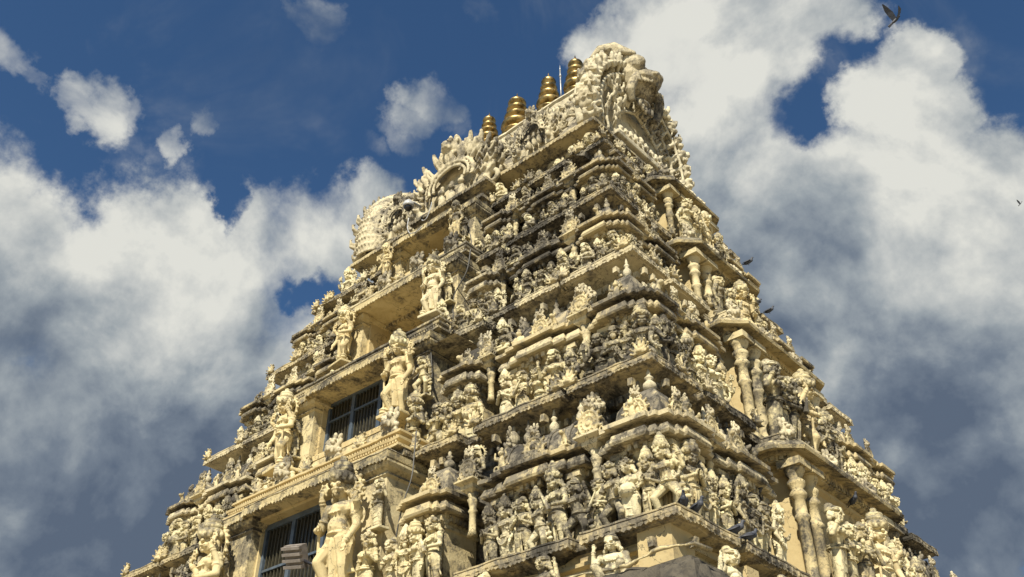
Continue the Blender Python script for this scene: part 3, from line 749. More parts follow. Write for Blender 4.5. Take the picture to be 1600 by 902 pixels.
# gable ends: thick horseshoe with flaming rim and a bulging-eyed face
def curl(m, p, d, up_, s):
    """one curled flame leaf growing from p towards d, hooking towards up_"""
    p = Vector(p); d = Vector(d).normalized(); u = Vector(up_).normalized()
    m.tube([p, p+d*s*.5+u*s*.05, p+d*s*.95+u*s*.3, p+d*s*1.05+u*s*.7, p+d*s*.8+u*s*.85], [s*.34, s*.36, s*.26, s*.16, s*.07], 7, flat=.75)
    m.ell(p+d*s*.25-u*s*.25, s*.26, None, 8, 5)
def gable(sx):
    m = MB(); pf = gprof(41); rg = random.Random(3)
    C0 = Vector((0, 0, zr+1.3))
    for i, (y, z) in enumerate(pf):
        d = (Vector((0, y, z))-C0).normalized(); side = -1 if y < 0 else 1
        for x, off, rad in ((4.15, -.28, .17), (4.55, -.10, .2), (4.9, -.16, .15)): pass
        m.tube([Vector((4.3, y, z))-d*.42, Vector((4.5, y, z))-d*.2, Vector((4.85, y, z))-d*.22, Vector((5.0, y, z))-d*.3], [.10, .12, .10, .07], 7)
        if i % 2 == 0:
            tv = Vector((0, -side*d.z, side*d.y)) if abs(y) > .2 else Vector((0, .3, 1))
            for x, sc in ((4.36, .26), (4.6, .30), (4.86, .30)):
                curl(m, Vector((x, y, z))-d*.36, d+Vector((rg.uniform(-.2, .3), 0, 0)), Vector((0, 0, 1))+tv*.3, sc*rg.uniform(.85, 1.25))
    base = [Vector((4.45, y*.97, zr+(z-zr)*.96)) for y, z in pf]; n = len(base)
    b2 = [v+Vector((-.2, 0, 0)) for v in base]
    m.add(base+b2, [tuple(range(n))[::-1], tuple(range(n, 2*n))]+[(i, i+1, n+i+1, n+i) for i in range(n-1)]+[(n-1, 0, n, 2*n-1)])
    for k, rad, x in ((.80, .05, 4.85), (.64, .045, 4.74), (.46, .05, 4.68)):
        q = [(x, y*k, zr+.05+(z-zr)*k) for y, z in pf]; m.tube(q, rad, 8)
    for i in range(0, 41, 2):
        y, z = pf[i]; curl(m, (4.82, y*.88, zr+.05+(z-zr)*.88), (.5, y*.3, (z-zr-1.3)*.3), (0, 0, 1), rg.uniform(.2, .32)); curl(m, (4.7, y*.72, zr+.05+(z-zr)*.72), (.5, y*.3, (z-zr-1.3)*.3), (0, 0, 1), rg.uniform(.16, .26))
        y, z = pf[i]; curl(m, (4.62, y*.58, zr+.05+(z-zr)*.58), (.35, y*.3, (z-zr-1.3)*.3), (0, 0, 1), .17)
    for i in range(110):
        u = rg.randint(3, 37); kk = rg.uniform(.42, .92); y, z = pf[u]; curl(m, (4.55+.25*kk, y*kk, zr+.05+(z-zr)*kk), (1, y*.3+rg.uniform(-.4, .4), rg.uniform(-.2, .7)), (0, rg.uniform(-.5, .5), 1), rg.uniform(.13, .24))
    # small standing figures inside the arch
    for j in range(9):
        y = -1.0+.25*j; hh = (.8-.07*abs(j-4))*rg.uniform(.85, 1.1); z = zr+.05
        m.ell((4.72, y, z+.30*hh), (.12, .10, .32*hh)); m.ell((4.74, y, z+.5*hh), (.1, .13, .12*hh)); m.ell((4.77, y, z+.74*hh), (.085, .08, .09)); m.ell((4.75, y, z+.9*hh), (.06, .06, .12))
        m.tube([(4.75, y+.1, z+.55*hh), (4.85, y+.14, z+.4*hh), (4.88, y+.03, z+.5*hh)], [.035, .03, .03], 6)
    m.box(4.3, 4.95, -1.4, 1.4, zr-.12, zr+.06)
    mo = m.build('gable_arch', M_TP, top, .02, 4, .028)
    # face
    f = MB(); zc = zr+2.75
    f.ell((4.85, 0, zc+.25), (.5, .80, .70)); f.ell((5.15, 0, zc+.12), (.42, .5, .28), (0, .25, 0)); f.ell((5.5, 0, zc+.14), (.14, .2, .14))
    for s in (-1, 1):
        f.ell((5.12, s*.45, zc+.52), (.3, .30, .33)); f.ell((5.34, s*.47, zc+.50), (.13, .15, .16)); f.ring((5.28, s*.46, zc+.5), .19, .035, (0, PI/2, 0), seg=14)
        f.tube([(5.0, s*.1, zc+.85), (5.12, s*.5, zc+.98), (4.9, s*.9, zc+.85), (4.7, s*1.1, zc+.6)], [.08, .1, .09, .06], 8)
        f.ell((5.55, s*.12, zc+.08), (.07, .08, .06))
        f.tube([(5.2, s*.5, zc-.02), (5.15, s*.65, zc-.3), (5.0, s*.7, zc-.7), (4.95, s*.55, zc-1.0)], [.12, .15, .15, .1], 8)
        for j in range(5):
            f.ell((5.42-.07*j, s*(.12+.09*j), zc-.13), (.05, .05, .09))
        f.tube([(5.1, s*.55, zc-.1), (5.3, s*.6, zc-.35), (5.3, s*.62, zc-.05)], [.07, .07, .03], 8)
        for j in range(5): f.ell((4.8-.1*j, s*(.95+.08*j), zc+.5-.22*j), (.22, .16, .17))
        f.ell((4.6, s*.35, zc+1.05), (.3, .22, .3)); f.tube([(4.6, s*.4, zc+1.1), (4.45, s*.65, zc+1.4), (4.5, s*.85, zc+1.45)], [.16, .12, .05], 8)
    f.ell((4.95, 0, zc-.75), (.2, .34, .12))
    for j in range(5): f.ell((5.02, -.3+.15*j, zc-.9-.05*(2-abs(j-2))), (.09, .08, .16))
    f.tube([(4.8, 0, zc+.8), (4.7, -.15, zc+1.45), (4.4, -.45, zc+1.78), (4.05, -.65, zc+1.80), (3.72, -.8, zc+1.5)], [.3, .28, .24, .19, .05], 10)
    f.tube([(4.6, -.1, zc+1.2), (4.25, -.4, zc+1.45), (3.95, -.6, zc+1.38)], [.22, .16, .05], 10)
    f.ell((4.5, -.55, zc+1.75), (.09, .09, .09))
    for j in range(5): f.ell((4.95-.02*j, 0, zc+.75+.14*j), (.1, .2-.02*j, .09))
    fo = f.build('monster_face', M_TP, mo, .02, 4, .024) if sx > 0 else None
    if sx < 0:
        for o in (mo,): o.scale.x = -1
gable(1); gable(-1)

# central arch on the front slope
def front_arch(cx, y, z, wd, ht, name, parent, vox=.03):
    m = MB(); m.push(Matrix.Translation((cx, y, z)))
    n = 27; ang = [PI*(-.10+1.20*i/(n-1)) for i in range(n)]
    h0 = ht*.36
    P = lambda r, a: (r*wd*.5*math.cos(a), 0, h0+r*ht*.5*math.sin(a))
    for r, d, rad in ((.42, -.25, .05), (.52, -.27, .05), (.63, -.22, .05), (.78, -.12, .05)):
        m.tube([Vector(P(r, a))+Vector((0, d, 0)) for a in ang], rad*wd/3, 8)
    for i, a in enumerate(ang):
        for r, d, s in ((.71, -.26, .085), (.85, -.2, .11)):
            if i % 2 == 0: curl(m, Vector(P(r, a))+Vector((0, d+.05, 0)), (math.cos(a), -.5, math.sin(a)), (0, 0, 1), s*wd*.75)
        if i % 2 == 0:
            for r, d in ((.98, -.1), (.98, .2)): curl(m, Vector(P(r, a))+Vector((0, d, 0)), (math.cos(a), -.2, math.sin(a)), (0, -.3, 1), .13*wd*.8)
        for r, d, s in ((.60, -.28, .035),):
            m.ell(Vector(P(r, a))+Vector((0, d+.02*math.sin(i*2.3), 0)), (s*wd/2.6, s*wd/3, s*wd/2.6), None, 8, 5)
    # backing with an arched mouth left open
    vo = [Vector(P(.98, a)) for a in ang]; vi = [Vector(P(.40, a)) for a in ang]
    for (p, q, p2, q2) in zip(vo, vi, vo[1:], vi[1:]):
        b = [p, p2, q2, q]; vs = b+[v+Vector((0, .7, 0)) for v in b]
        m.add(vs, [(0, 1, 2, 3), (7, 6, 5, 4), (0, 4, 5, 1), (1, 5, 6, 2), (2, 6, 7, 3), (3, 7, 4, 0)])
    for s in (-1, 1):
        m.box(s*wd*.36-wd*.1, s*wd*.36+wd*.1, -.1, .6, -.1, h0)
        for j in range(5): m.ell((s*wd*(.38+.03*j), -.15+.02*j, .12+.17*j), (.15*wd/2.6, .12, .12), None, 8, 5)
        m.ring((s*wd*.52, -.08, .2), .16*wd/2.6, .07*wd/2.6, (PI/2, 0, 0), seg=10)
    m.box(-wd*.2, wd*.2, .05, .5, -.1, ht*.6)
    for j in range(3):
        x_ = (j-1)*wd*.13; m.ell((x_, -.1, .3*ht/2.3), (.13*wd/3, .12, .28*ht/2.3)); m.ell((x_, -.15, .66*ht/2.3), .1*wd/3+.01); m.ell((x_, -.12, .82*ht/2.3), (.07*wd/3, .07, .12))
    for i in range(40):
        a_ = random.uniform(.1, .9)*PI; r_ = random.uniform(.55, .98); curl(m, Vector(P(r_, a_))+Vector((0, -.1-.18*(1-r_)*2, 0)), (math.cos(a_)+random.uniform(-.5, .5), -.6, math.sin(a_)), (random.uniform(-.5, .5), 0, 1), random.uniform(.05, .085)*wd)
    # kirtimukha
    lion(m, (0, -.28, h0+ht*.40), ht*.30)
    m.pop()
    return m.build(name, M_TP, parent, .015, 4, vox)
m = MB(); m.mould(rect(-1.35, 1.35, -2.75, -1.2), [(-.15, z5+1.1), (.0, z5+1.12), (.16, z5+1.16), (.18, z5+1.2), (.18, z5+1.3), (.08, z5+1.4), (-.1, z5+1.48)], .15)
for s in (-1, 1): m.box(s*1.18-.15, s*1.18+.15, -2.62, -1.6, z5+.05, z5+1.12)
m.box(-1.3, 1.3, -2.5, -1.2, z5+.03, z5+.3)
fringe(m, (-1.53, -2.93), (1.53, -2.93), z5+1.22, .11, .09); fringe(m, (1.53, -2.92), (1.53, -1.9), z5+1.22, .11, .09)
m.build('arch_porch', M_SL, top, .014)
front_arch(-.2, -2.45, z5+1.45, 3.1, 2.4, 'roof_arch', top)
for x in (-2.75, 2.75): front_arch(x, -2.2, z5+2.05, 1.4, 1.35, 'roof_arch', top, .022)
# feathered plumes, small arches and figures crowding the slope
def slope_y(z):
    return -RD*max(0, 1-(z-zr)/RH)**.5
m = MB()
for i in range(230):
    x = random.uniform(-4.1, 4.1); z = zr+random.uniform(.1, 2.9); y = slope_y(z)
    s = random.uniform(.12, .24); t = random.random()
    if t < .45:
        m.ell((x, y-.03, z), (s*.8, s*.7, s), (random.uniform(-.4, .4), random.uniform(-.6, .6), 0), 8, 5); m.ell((x, y-.12, z+s*1.1), s*.5, None, 8, 5); m.ell((x, y-.1, z+s*1.6), (s*.3, s*.3, s*.5), None, 8, 5)
    elif t < .8:
        for j in range(5):
            a = PI*(.1+.8*j/4); m.tube([(x, y, z), (x+math.cos(a)*s*1.2, y-.08, z+math.sin(a)*s*1.4), (x+math.cos(a)*s*1.7, y-.16, z+math.sin(a)*s*1.5)], [s*.2, s*.28, s*.1], 6)
    else: m.ring((x, y-.08, z), s, s*.35, (PI/2, 0, 0), seg=12); m.ell((x, y-.1, z), s*.4, None, 8, 5)
for i in range(24):
    x = -3.9+i*.33; curl(m, (x, -.32, zr+3.75), (random.uniform(-.6, .6), -.3, 1), (random.choice((-1, 1)), 0, .3), .22); curl(m, (x, -.4, zr+3.2), (random.uniform(-.6, .6), -.8, .5), (0, 0, 1), .24)
for i in range(80):                             # flanks of the gable ends
    sx = 1; x = random.uniform(4.4, 4.78); u = random.randint(2, 17); q = gprof(41)[u]
    y, z = q[0]*.93, zr+(q[1]-zr)*.94; s_ = random.uniform(.14, .26)
    if random.random() < .5: curl(m, (x, y, z), (random.uniform(-.7, .7), -1, random.uniform(0, .8)), (0, 0, 1), s_)
    else:
        m.ell((x, y-.02, z), (s_*.7, s_*.6, s_)); m.ell((x, y-.1, z+s_), s_*.5, None, 8, 5); m.ell((x, y-.1, z+s_*1.5), (s_*.32, s_*.3, s_*.45), None, 8, 5)
        for q_ in (-1, 1): m.tube([(x+q_*s_*.6, y, z+s_*.6), (x+q_*s_*.9, y-.12, z+s_*.1), (x+q_*s_*.3, y-.2, z+s_*.2)], s_*.2, 6)
for x, k_ in [(-3.6-.125*j, .86+.13*math.sin(min(1, j/5)*PI/2)) for j in range(8)]:
    m.tube([(x, y*k_, zr+(z-zr)*k_-.02) for y, z in gprof(31)], .058, 8)
    for y, z in gprof(45): m.ell((x-.06, y*k_*1.02, zr+(z-zr)*k_), .05, None, 6, 4)
m.build('relief_carving', M_TP, top, .01, 4, .026)

# ---------------------------------------------------------------- figures
def hand(b, w, dirv, side, s=1.0, curl=.5, palm=Vector((0, -1, 0))):
    d = Vector(dirv).normalized(); pn = (palm-d*palm.dot(d)); pn = pn.normalized() if pn.length > .05 else d.orthogonal().normalized()
    sd_ = d.cross(pn).normalized()*side; w = Vector(w)
    b.tube([w, w+d*.022*s, w+d*.042*s], [.014*s, .019*s, .018*s], 8, flat=.75)
    for i, (o, l) in enumerate(((-.015, .034), (-.005, .040), (.005, .038), (.015, .029))):
        p0 = w+d*.036*s+sd_*o*s; k = d+sd_*(o*4); k.normalize()
        p1 = p0+k*l*s*.55; p2 = p1+(k*(1-curl)+pn*curl)*l*s*.5
        b.limb([p0, p1, p2], [.0062*s, .0058*s, .0046*s], 6)
    p0 = w+d*.012*s-sd_*.013*s; p1 = p0+(d*.6-sd_*.75+pn*.3)*.022*s; p2 = p1+(d*.85-sd_*.2+pn*.3)*.018*s
    b.limb([p0, p1, p2], [.007*s, .0065*s, .005*s], 6)

def head(b, c, s=1.0, yaw=0, tilt=0, nod=0, fem=False, beard=False, fang=False):
    b.push(Matrix.Translation(c) @ Euler((nod, tilt, yaw), 'XYZ').to_matrix().to_4x4() @ Matrix.Scale(s, 4))
    b.ell((0, .004, .012), (.052, .062, .066)); b.ell((0, -.018, -.022), (.040, .040, .046)); b.ell((0, -.05, -.052), (.016, .014, .013))
    b.ell((0, -.056, .034), (.040, .012, .012))
    b.tube([(0, -.056, .026), (0, -.072, -.008), (0, -.066, -.014)], [.007, .011, .008], 8)
    b.ell((-.008, -.066, -.012), .0065); b.ell((.008, -.066, -.012), .0065)
    for q in (-1, 1):
        b.ell((q*.022, -.057, .012), (.015, .012, .0105)); b.ring((q*.022, -.062, .013), .0165, .0038, (PI/2, 0, 0), 1, .65, 12)
        b.tube([(q*.006, -.063, .028), (q*.022, -.064, .036), (q*.037, -.052, .030)], [.0035, .0045, .003], 6)
        b.ell((q*.052, .002, .004), (.009, .018, .026)); b.ell((q*.056, -.002, -.032), (.013, .015, .015)); b.ring((q*.056, -.004, -.032), .016, .005, (PI/2, 0, PI/2), seg=10)
        b.ell((q*.026, -.042, -.022), (.017, .017, .018))
    b.ell((0, -.062, -.029), (.017, .008, .0045)); b.ell((0, -.060, -.037), (.014, .008, .0055))
    if beard:
        b.ell((0, -.048, -.062), (.032, .022, .034)); b.tube([(-.03, -.058, -.026), (0, -.07, -.020), (.03, -.058, -.026)], [.004, .007, .004], 6)
    if fang:
        for q in (-1, 1): b.ell((q*.014, -.066, -.04), (.004, .004, .010)); b.ell((q*.021, -.062, .013), (.016, .012, .014))
        b.tube([(-.045, -.05, -.016), (-.02, -.068, -.020), (0, -.07, -.018), (.02, -.068, -.020), (.045, -.05, -.016)], [.003, .006, .006, .006, .003], 6)
    # hairline band and hair behind
    b.ring((0, .004, .040), .056, .008, (-.25, 0, 0), 1, 1.12)
    for q in (-1, 1):
        b.ell((q*.055, .022, -.02), (.020, .024, .05)); b.ell((q*.075, .02, -.055), (.02, .02, .026))
    b.pop()

def figure(arms, legs=None, fem=False, belly=0.0, lean=0.0, hip=0.0, skirt='dhoti', hd=None, seated=False, extra=(), fat=1.0, prop=None, vox=.0068, fingers=1.15):
    """one continuous figure 1 unit tall, facing -Y"""
    b = MB()
    zoff = -.40 if seated else 0
    hipc = Vector((hip, 0, .50+zoff)); wst = Vector((hip*.4, 0, .60+zoff)); ch = Vector((lean*.6, -.005, .70+zoff)); nk = Vector((lean, 0, .80+zoff)); hc = Vector((lean*1.15, -.012, .90+zoff))
    if hd is None: hd = {}
    hw = .088*fat*(1.15 if fem else 1); sw = (.122 if fem else .140)*fat
    b.limb([hipc, wst, ch], [.082*fat, (.058 if fem else .072)*fat, .088*fat])
    b.ell(hipc, (hw*1.12, .082*fat, .075)); b.ell(ch+Vector((0, 0, .02)), (sw*.92, .085*fat, .082)); b.ell(ch+Vector((0, 0, .065)), (sw, .058*fat, .035))
    if belly: b.ell(wst+Vector((0, -.035-belly*.3, -.02)), (.085+belly*.4, .065+belly*.5, .085+belly*.2)); b.ell(wst+Vector((0, -.10-belly*.8, -.03)), .008)
    if fem:
        for q in (-1, 1): b.ell(ch+Vector((q*.052, -.075, .005)), (.046, .044, .044)); b.ell(ch+Vector((q*.053, -.118, .003)), .008)
    else:
        for q in (-1, 1): b.ell(ch+Vector((q*.055, -.055, .025)), (.05, .035, .035))
    b.limb([nk-Vector((0, 0, .03)), hc-Vector((0, -.01, .03))], [.042, .034])
    head(b, hc+Vector((0, -.008, .008)), 1.34, fem=fem, **hd)
    # jewellery
    for k, (dz, rr) in enumerate(((.035, .062), (.018, .078), (-.005, .096))):
        b.ring(ch+Vector((0, -.012, .075+dz*.4-.018*k)), rr, .0075, (.35+.12*k, 0, 0), 1, .95)
    for i in range(9):
        a = PI+PI*(i+.5)/9; b.ell(ch+Vector((math.cos(a)*.09, -.02+math.sin(a)*.085, .03+.055*math.sin(a)*.9)), .011)
    b.tube([ch+Vector((-.10, -.05, .07)), ch+Vector((-.02, -.098, .0)), wst+Vector((.07, -.06, .02)), hipc+Vector((.08, -.02, .05))], .0065, 6)
    b.ring(hipc+Vector((0, 0, .055)), hw*1.05, .012, (.06, 0, 0), 1, .95); b.ring(hipc+Vector((0, 0, .025)), hw*1.16, .010, (.06, 0, 0), 1, .92)
    # legs
    if legs is None:
        legs = [[(-.055+hip, 0, .48), (-.062+hip*.3, -.015, .27), (-.055, .0, .05)], [(.055+hip, 0, .48), (.062+hip*.3, -.015, .27), (.055, .0, .05)]]
    for i, lg in enumerate(legs):
        q = -1 if i == 0 else 1
        P = [Vector(p)+Vector((0, 0, zoff if seated else 0)) for p in lg]
        b.limb(P, [.068*fat, .046*fat, .028*fat]); m_ = P[1].lerp(P[2], .35); b.ell(m_+Vector((0, .012, 0)), (.036*fat, .038*fat, .06))
        t = Vector((q*.018, -.06, -.018)) if not seated else (P[2]-P[1]).normalized()*.06
        b.limb([P[2]-Vector((0, 0, .02)), P[2]+t-Vector((0, 0, .01))], [.025, .018]); b.ring(P[2]+Vector((0, 0, .015)), .032, .008, seg=12)
        if fingers:
            for j in range(5): b.ell(P[2]+t*1.3+Vector(((j-2)*.009, -.004+abs(j-2)*.003, -.012)), .0065, None, 6, 4)
    if skirt == 'long' and not seated:
        pr = []
        b.push(Matrix.Translation((0, 0, 0)))
        b.lathe([(.075, .06), (.092, .09), (.085, .2), (.092, .33), (.1, .45), (.09, .52)], 20, (hip*.5, 0, 0), 1.05, .72, ribs=9, rib=.07)
        b.pop()
        for j in range(4): b.ring((hip*.6, 0, .16+.09*j), .098, .006, (.3-.15*j, .2, 0), 1.0, .75)
    elif skirt == 'dhoti' and not seated:
        for q in (-1, 1):
            b.limb([hipc+Vector((q*.05, -.01, -.02)), Vector((q*.064+hip*.5, -.01, .30))], [.078*fat, .056*fat])
            for j in range(3): b.ring((q*.062+hip*(.8-.15*j), -.008, .43-.055*j), .068-.004*j, .0055, (.35, q*.25, 0), 1, 1)
        b.tube([(hip, -.07, .52), (hip, -.088, .42), (hip*.8, -.07, .28), (hip*.6, -.055, .14)], [.02, .03, .034, .04], 8, flat=.45)
        b.ring((hip, -.03, .50), .095, .012, (PI/2-.35, 0, 0), 1, 1.1, 14, PI, 2*PI)
        b.ring((hip, -.03, .49), .062, .009, (PI/2-.35, 0, 0), 1, 1.1, 12, PI, 2*PI)
        for q in (-1, 1): b.tube([hipc+Vector((q*.1, 0, .03)), hipc+Vector((q*.135, -.01, -.08)), hipc+Vector((q*.12, .0, -.22)), hipc+Vector((q*.15, .0, -.30))], [.014, .02, .024, .03], 8, flat=.4)
    elif seated:
        b.ell(hipc+Vector((0, -.06, -.05)), (.13, .10, .05)); b.ring(hipc+Vector((0, -.05, .03)), .1, .01, (.2, 0, 0))
    # arms
    for sx, elb, wr, hdv, pn in arms:
        sh = ch+Vector((sx*sw*.95, 0, .06)); e = Vector(elb)+Vector((lean*.6, 0, zoff)); w_ = Vector(wr)+Vector((lean*.6, 0, zoff))
        b.limb([sh, e, w_], [.040*fat, .030*fat, .020*fat]); b.ell(sh, (.048*fat, .045, .046)); b.ell(sh.lerp(e, .4), (.037*fat, .037*fat, .05))
        ax = (e-sh).normalized().to_track_quat('Z', 'Y').to_euler(); b.ring(sh.lerp(e, .55), .038*fat, .008, tuple(ax), seg=12); b.ell(sh.lerp(e, .55)+Vector((sx*.01, -.035, 0)), .013)
        ax = (w_-e).normalized().to_track_quat('Z', 'Y').to_euler()
        for t in (.78, .9): b.ring(e.lerp(w_, t), .025, .0065, tuple(ax), seg=10)
        hand(b, w_, hdv, sx, fingers, .55, Vector(pn))
    for fn in extra: fn(b, hc, zoff)
    return remeshed(b.mesh('t'), vox, 'body', 1)

def mace(x=.16, top=.42): return lambda b, hc, z: (b.tube([(x, -.10, top+.12), (x, -.09, .13)], .013, 8), b.ell((x, -.09, .09), (.048, .048, .06)), b.ring((x, -.09, .11), .048, .008, seg=12), b.ring((x, -.09, .07), .045, .008, seg=12), b.ell((x, -.1, top+.14), .025))
def disc(x, z): return lambda b, hc, zz: (b.ring((x, -.06, z+zz), .04, .012, (PI/2, 0, 0), seg=14), b.ell((x, -.06, z+zz), .02), [b.ell((x+.058*math.cos(t), -.06, z+zz+.058*math.sin(t)), .011, None, 6, 4) for t in (0, 1.05, 2.1, 3.14, 4.2, 5.25)])
def halo(z=.9, r=.15): return lambda b, hc, zz: (b.ring((hc.x, .06, hc.z), r, .018, (PI/2, 0, 0), seg=22), [b.ell((hc.x+(r+.025)*math.cos(t*.4), .06, hc.z+(r+.025)*math.sin(t*.4)), .02, None, 6, 4) for t in range(16)])
def garland(b, hc, z):
    b.ring((0, -.07, .62+z), .11, .016, (PI/2-.15, 0, 0), 1, 2.0, 24, PI, 2*PI)
    for i in range(15):
        t = PI+PI*i/14; b.ell((.115*math.cos(t), -.09, .62+z+.225*math.sin(t)), .017, None, 6, 4)
def base(w=.17, d=.12): return lambda b, hc, z: (b.box(-w, w, -d, d, -.015, .028), b.box(-w*.85, w*.85, -d*.9, d*.9, .02, .045))
def plant_prop(b, hc, z):
    b.tube([(-.2, 0, 0), (-.21, 0, .3), (-.18, -.02, .55)], .018, 8)
    for i in range(6): b.ell((-.2+.03*math.sin(i*2), -.02, .12+.08*i), (.05, .03, .035))

DOWN = (0, -.2, -1)
V = {}
def reg(key, look, cat, crown, me, hz=.90, hx=0, seated=False):
    V[key] = dict(look=look, crown=crown, me=me, hz=hz-(.40 if seated else 0), hx=hx); me.materials.append(M_GD if key == 'guardian' else M_ST)
reg('namaste', 'crowned stone figure with folded hands', '', 'tall', figure([(-1, (-.17, -.03, .60), (-.03, -.14, .66), (.2, -.2, 1), (1, 0, 0)), (1, (.17, -.03, .60), (.03, -.14, .66), (-.2, -.2, 1), (-1, 0, 0))], extra=(base(),)))
reg('woman', 'stone woman with one hand raised', '', 'bun', figure([(-1, (-.21, -.02, .62), (-.20, -.10, .78), (0, -.1, 1), (0, -1, 0)), (1, (.20, .01, .60), (.16, -.02, .44), (0, -.1, -1), (0, -1, 0))], fem=True, hip=.03, lean=-.02, skirt='long', hd=dict(tilt=.12), extra=(base(),)), hx=-.024)
reg('mace', 'crowned stone guard leaning on a club', '', 'tall', figure([(-1, (-.19, -.01, .60), (-.15, -.09, .50), (.4, -.5, .1), (0, -1, 0)), (1, (.20, -.01, .60), (.17, -.09, .50), (-.1, -.5, -.6), (0, -1, 0))], hip=-.015, extra=(mace(), base(.2), garland)))
reg('four', 'four-armed crowned stone deity', '', 'tall', figure([(-1, (-.20, 0, .66), (-.21, -.03, .84), (0, 0, 1), (0, -1, 0)), (1, (.20, 0, .66), (.21, -.03, .84), (0, 0, 1), (0, -1, 0)), (-1, (-.17, -.03, .58), (-.14, -.13, .62), (0, -.3, 1), (0, -1, 0)), (1, (.17, -.02, .58), (.13, -.09, .46), (0, -.3, -1), (0, -1, 0))], extra=(disc(.21, .93), disc(-.21, .93), halo(), garland, base())))
reg('potbelly', 'pot-bellied laughing stone man', '', 'cap', figure([(-1, (-.20, -.02, .60), (-.12, -.14, .63), (.5, -.2, .7), (0, -1, 0)), (1, (.21, -.01, .60), (.22, -.03, .44), DOWN, (0, -1, 0))], belly=.09, fat=1.18, skirt='long', hd=dict(fang=True), extra=(base(.2),)))
reg('lady', 'stone lady holding a flower', '', 'tall', figure([(-1, (-.18, -.01, .58), (-.17, -.03, .42), DOWN, (0, -1, 0)), (1, (.18, -.03, .60), (.12, -.12, .70), (0, -.2, 1), (0, -1, 0))], fem=True, hip=-.03, lean=.025, skirt='long', hd=dict(tilt=-.1), extra=(base(), lambda b, hc, z: b.ell((.12, -.14, .80), (.03, .03, .04)))), hx=.03)
reg('bearded', 'bearded stone sage', '', 'bun', figure([(-1, (-.18, -.03, .60), (-.04, -.14, .58), (.7, -.1, .3), (0, -1, 0)), (1, (.20, -.02, .62), (.18, -.11, .76), (0, 0, 1), (0, -1, 0))], belly=.03, hd=dict(beard=True), extra=(base(),)))
reg('dancer', 'dancing stone figure with bent legs', '', 'tall', figure([(-1, (-.22, 0, .68), (-.20, -.06, .86), (.2, 0, 1), (0, -1, 0)), (1, (.22, -.02, .66), (.27, -.10, .56), (.4, -.3, -.5), (0, -1, 0))], legs=[[(-.06, 0, .47), (-.17, -.09, .30), (-.06, -.01, .07)], [(.06, 0, .47), (.14, -.10, .33), (.10, 0, .06)]], hip=-.02, lean=.02, skirt='none', hd=dict(yaw=.3), extra=(base(.2), plant_prop)), hx=.02)
reg('crossarm', 'stone musician with crossed forearms', '', 'cap', figure([(-1, (-.19, -.04, .60), (.02, -.15, .60), (1, -.1, .1), (0, -1, 0)), (1, (.19, -.04, .62), (-.01, -.16, .66), (-1, -.1, .15), (0, -1, 0))], hd=dict(yaw=-.3, tilt=.08), extra=(base(), lambda b, hc, z: b.tube([(-.09, -.19, .50), (.06, -.18, .78)], [.03, .012], 8))))
seatlegs = [[(-.06, 0, .46), (-.19, -.13, .45), (.03, -.17, .43)], [(.06, 0, .46), (.19, -.13, .47), (-.03, -.20, .46)]]
reg('seated', 'cross-legged crowned stone figure', '', 'tall', figure([(-1, (-.17, -.04, .60), (-.12, -.14, .62), (0, -.2, 1), (0, -1, 0)), (1, (.18, -.03, .58), (.15, -.15, .50), (0, -1, -.1), (0, 0, 1))], legs=seatlegs, seated=True, extra=(base(.22, .2), halo(.9, .13))), seated=True)
reg('seated_hands', 'seated stone figure with folded hands', '', 'cap', figure([(-1, (-.18, -.05, .58), (-.03, -.15, .64), (.2, -.2, 1), (1, 0, 0)), (1, (.18, -.05, .58), (.03, -.15, .64), (-.2, -.2, 1), (-1, 0, 0))], legs=[[(-.06, 0, .46), (-.13, -.16, .58), (-.08, -.12, .43)], [(.06, 0, .46), (.19, -.13, .47), (-.03, -.20, .46)]], seated=True, belly=.03, extra=(base(.22, .2),)), seated=True)
reg('croucher', 'crouching bare stone man lifting the ledge', '', 'bun', figure([(-1, (-.24, -.02, .66), (-.22, -.03, .86), (.1, 0, 1), (0, -1, 0)), (1, (.22, -.10, .56), (.16, -.16, .48), (-.2, -.1, -1), (0, -1, 0))], legs=[[(-.07, 0, .46), (-.17, -.15, .62), (-.12, -.08, .42)], [(.07, 0, .46), (.15, -.17, .62), (.10, -.1, .42)]], seated=True, belly=.04, fat=1.1, hd=dict(fang=True), extra=(base(.2, .18),)), seated=True)
gfig = figure([(-1, (-.20, 0, .66), (-.17, -.08, .84), (0, 0, 1), (0, -1, 0)), (1, (.20, 0, .64), (.24, -.08, .76), (.1, -.1, 1), (0, -1, 0)), (-1, (-.22, -.03, .58), (-.13, -.14, .55), (.6, -.2, .3), (0, -1, 0)), (1, (.21, -.03, .56), (.18, -.12, .40), (0, -.2, -1), (0, -1, 0))],
    legs=[[(-.06, 0, .47), (-.13, -.10, .30), (-.07, -.02, .06)], [(.06, 0, .47), (.08, -.03, .27), (.07, 0, .05)]], fat=1.12, belly=.02, hd=dict(fang=True, yaw=.15), extra=(disc(-.17, .92), disc(.24, .86), halo(.9, .15), mace(-.15, .44), base(.2, .16)), vox=.0065)
gfig_ = gfig
reg('guardian', 'large four-armed stone guardian', '', 'ornate', gfig)

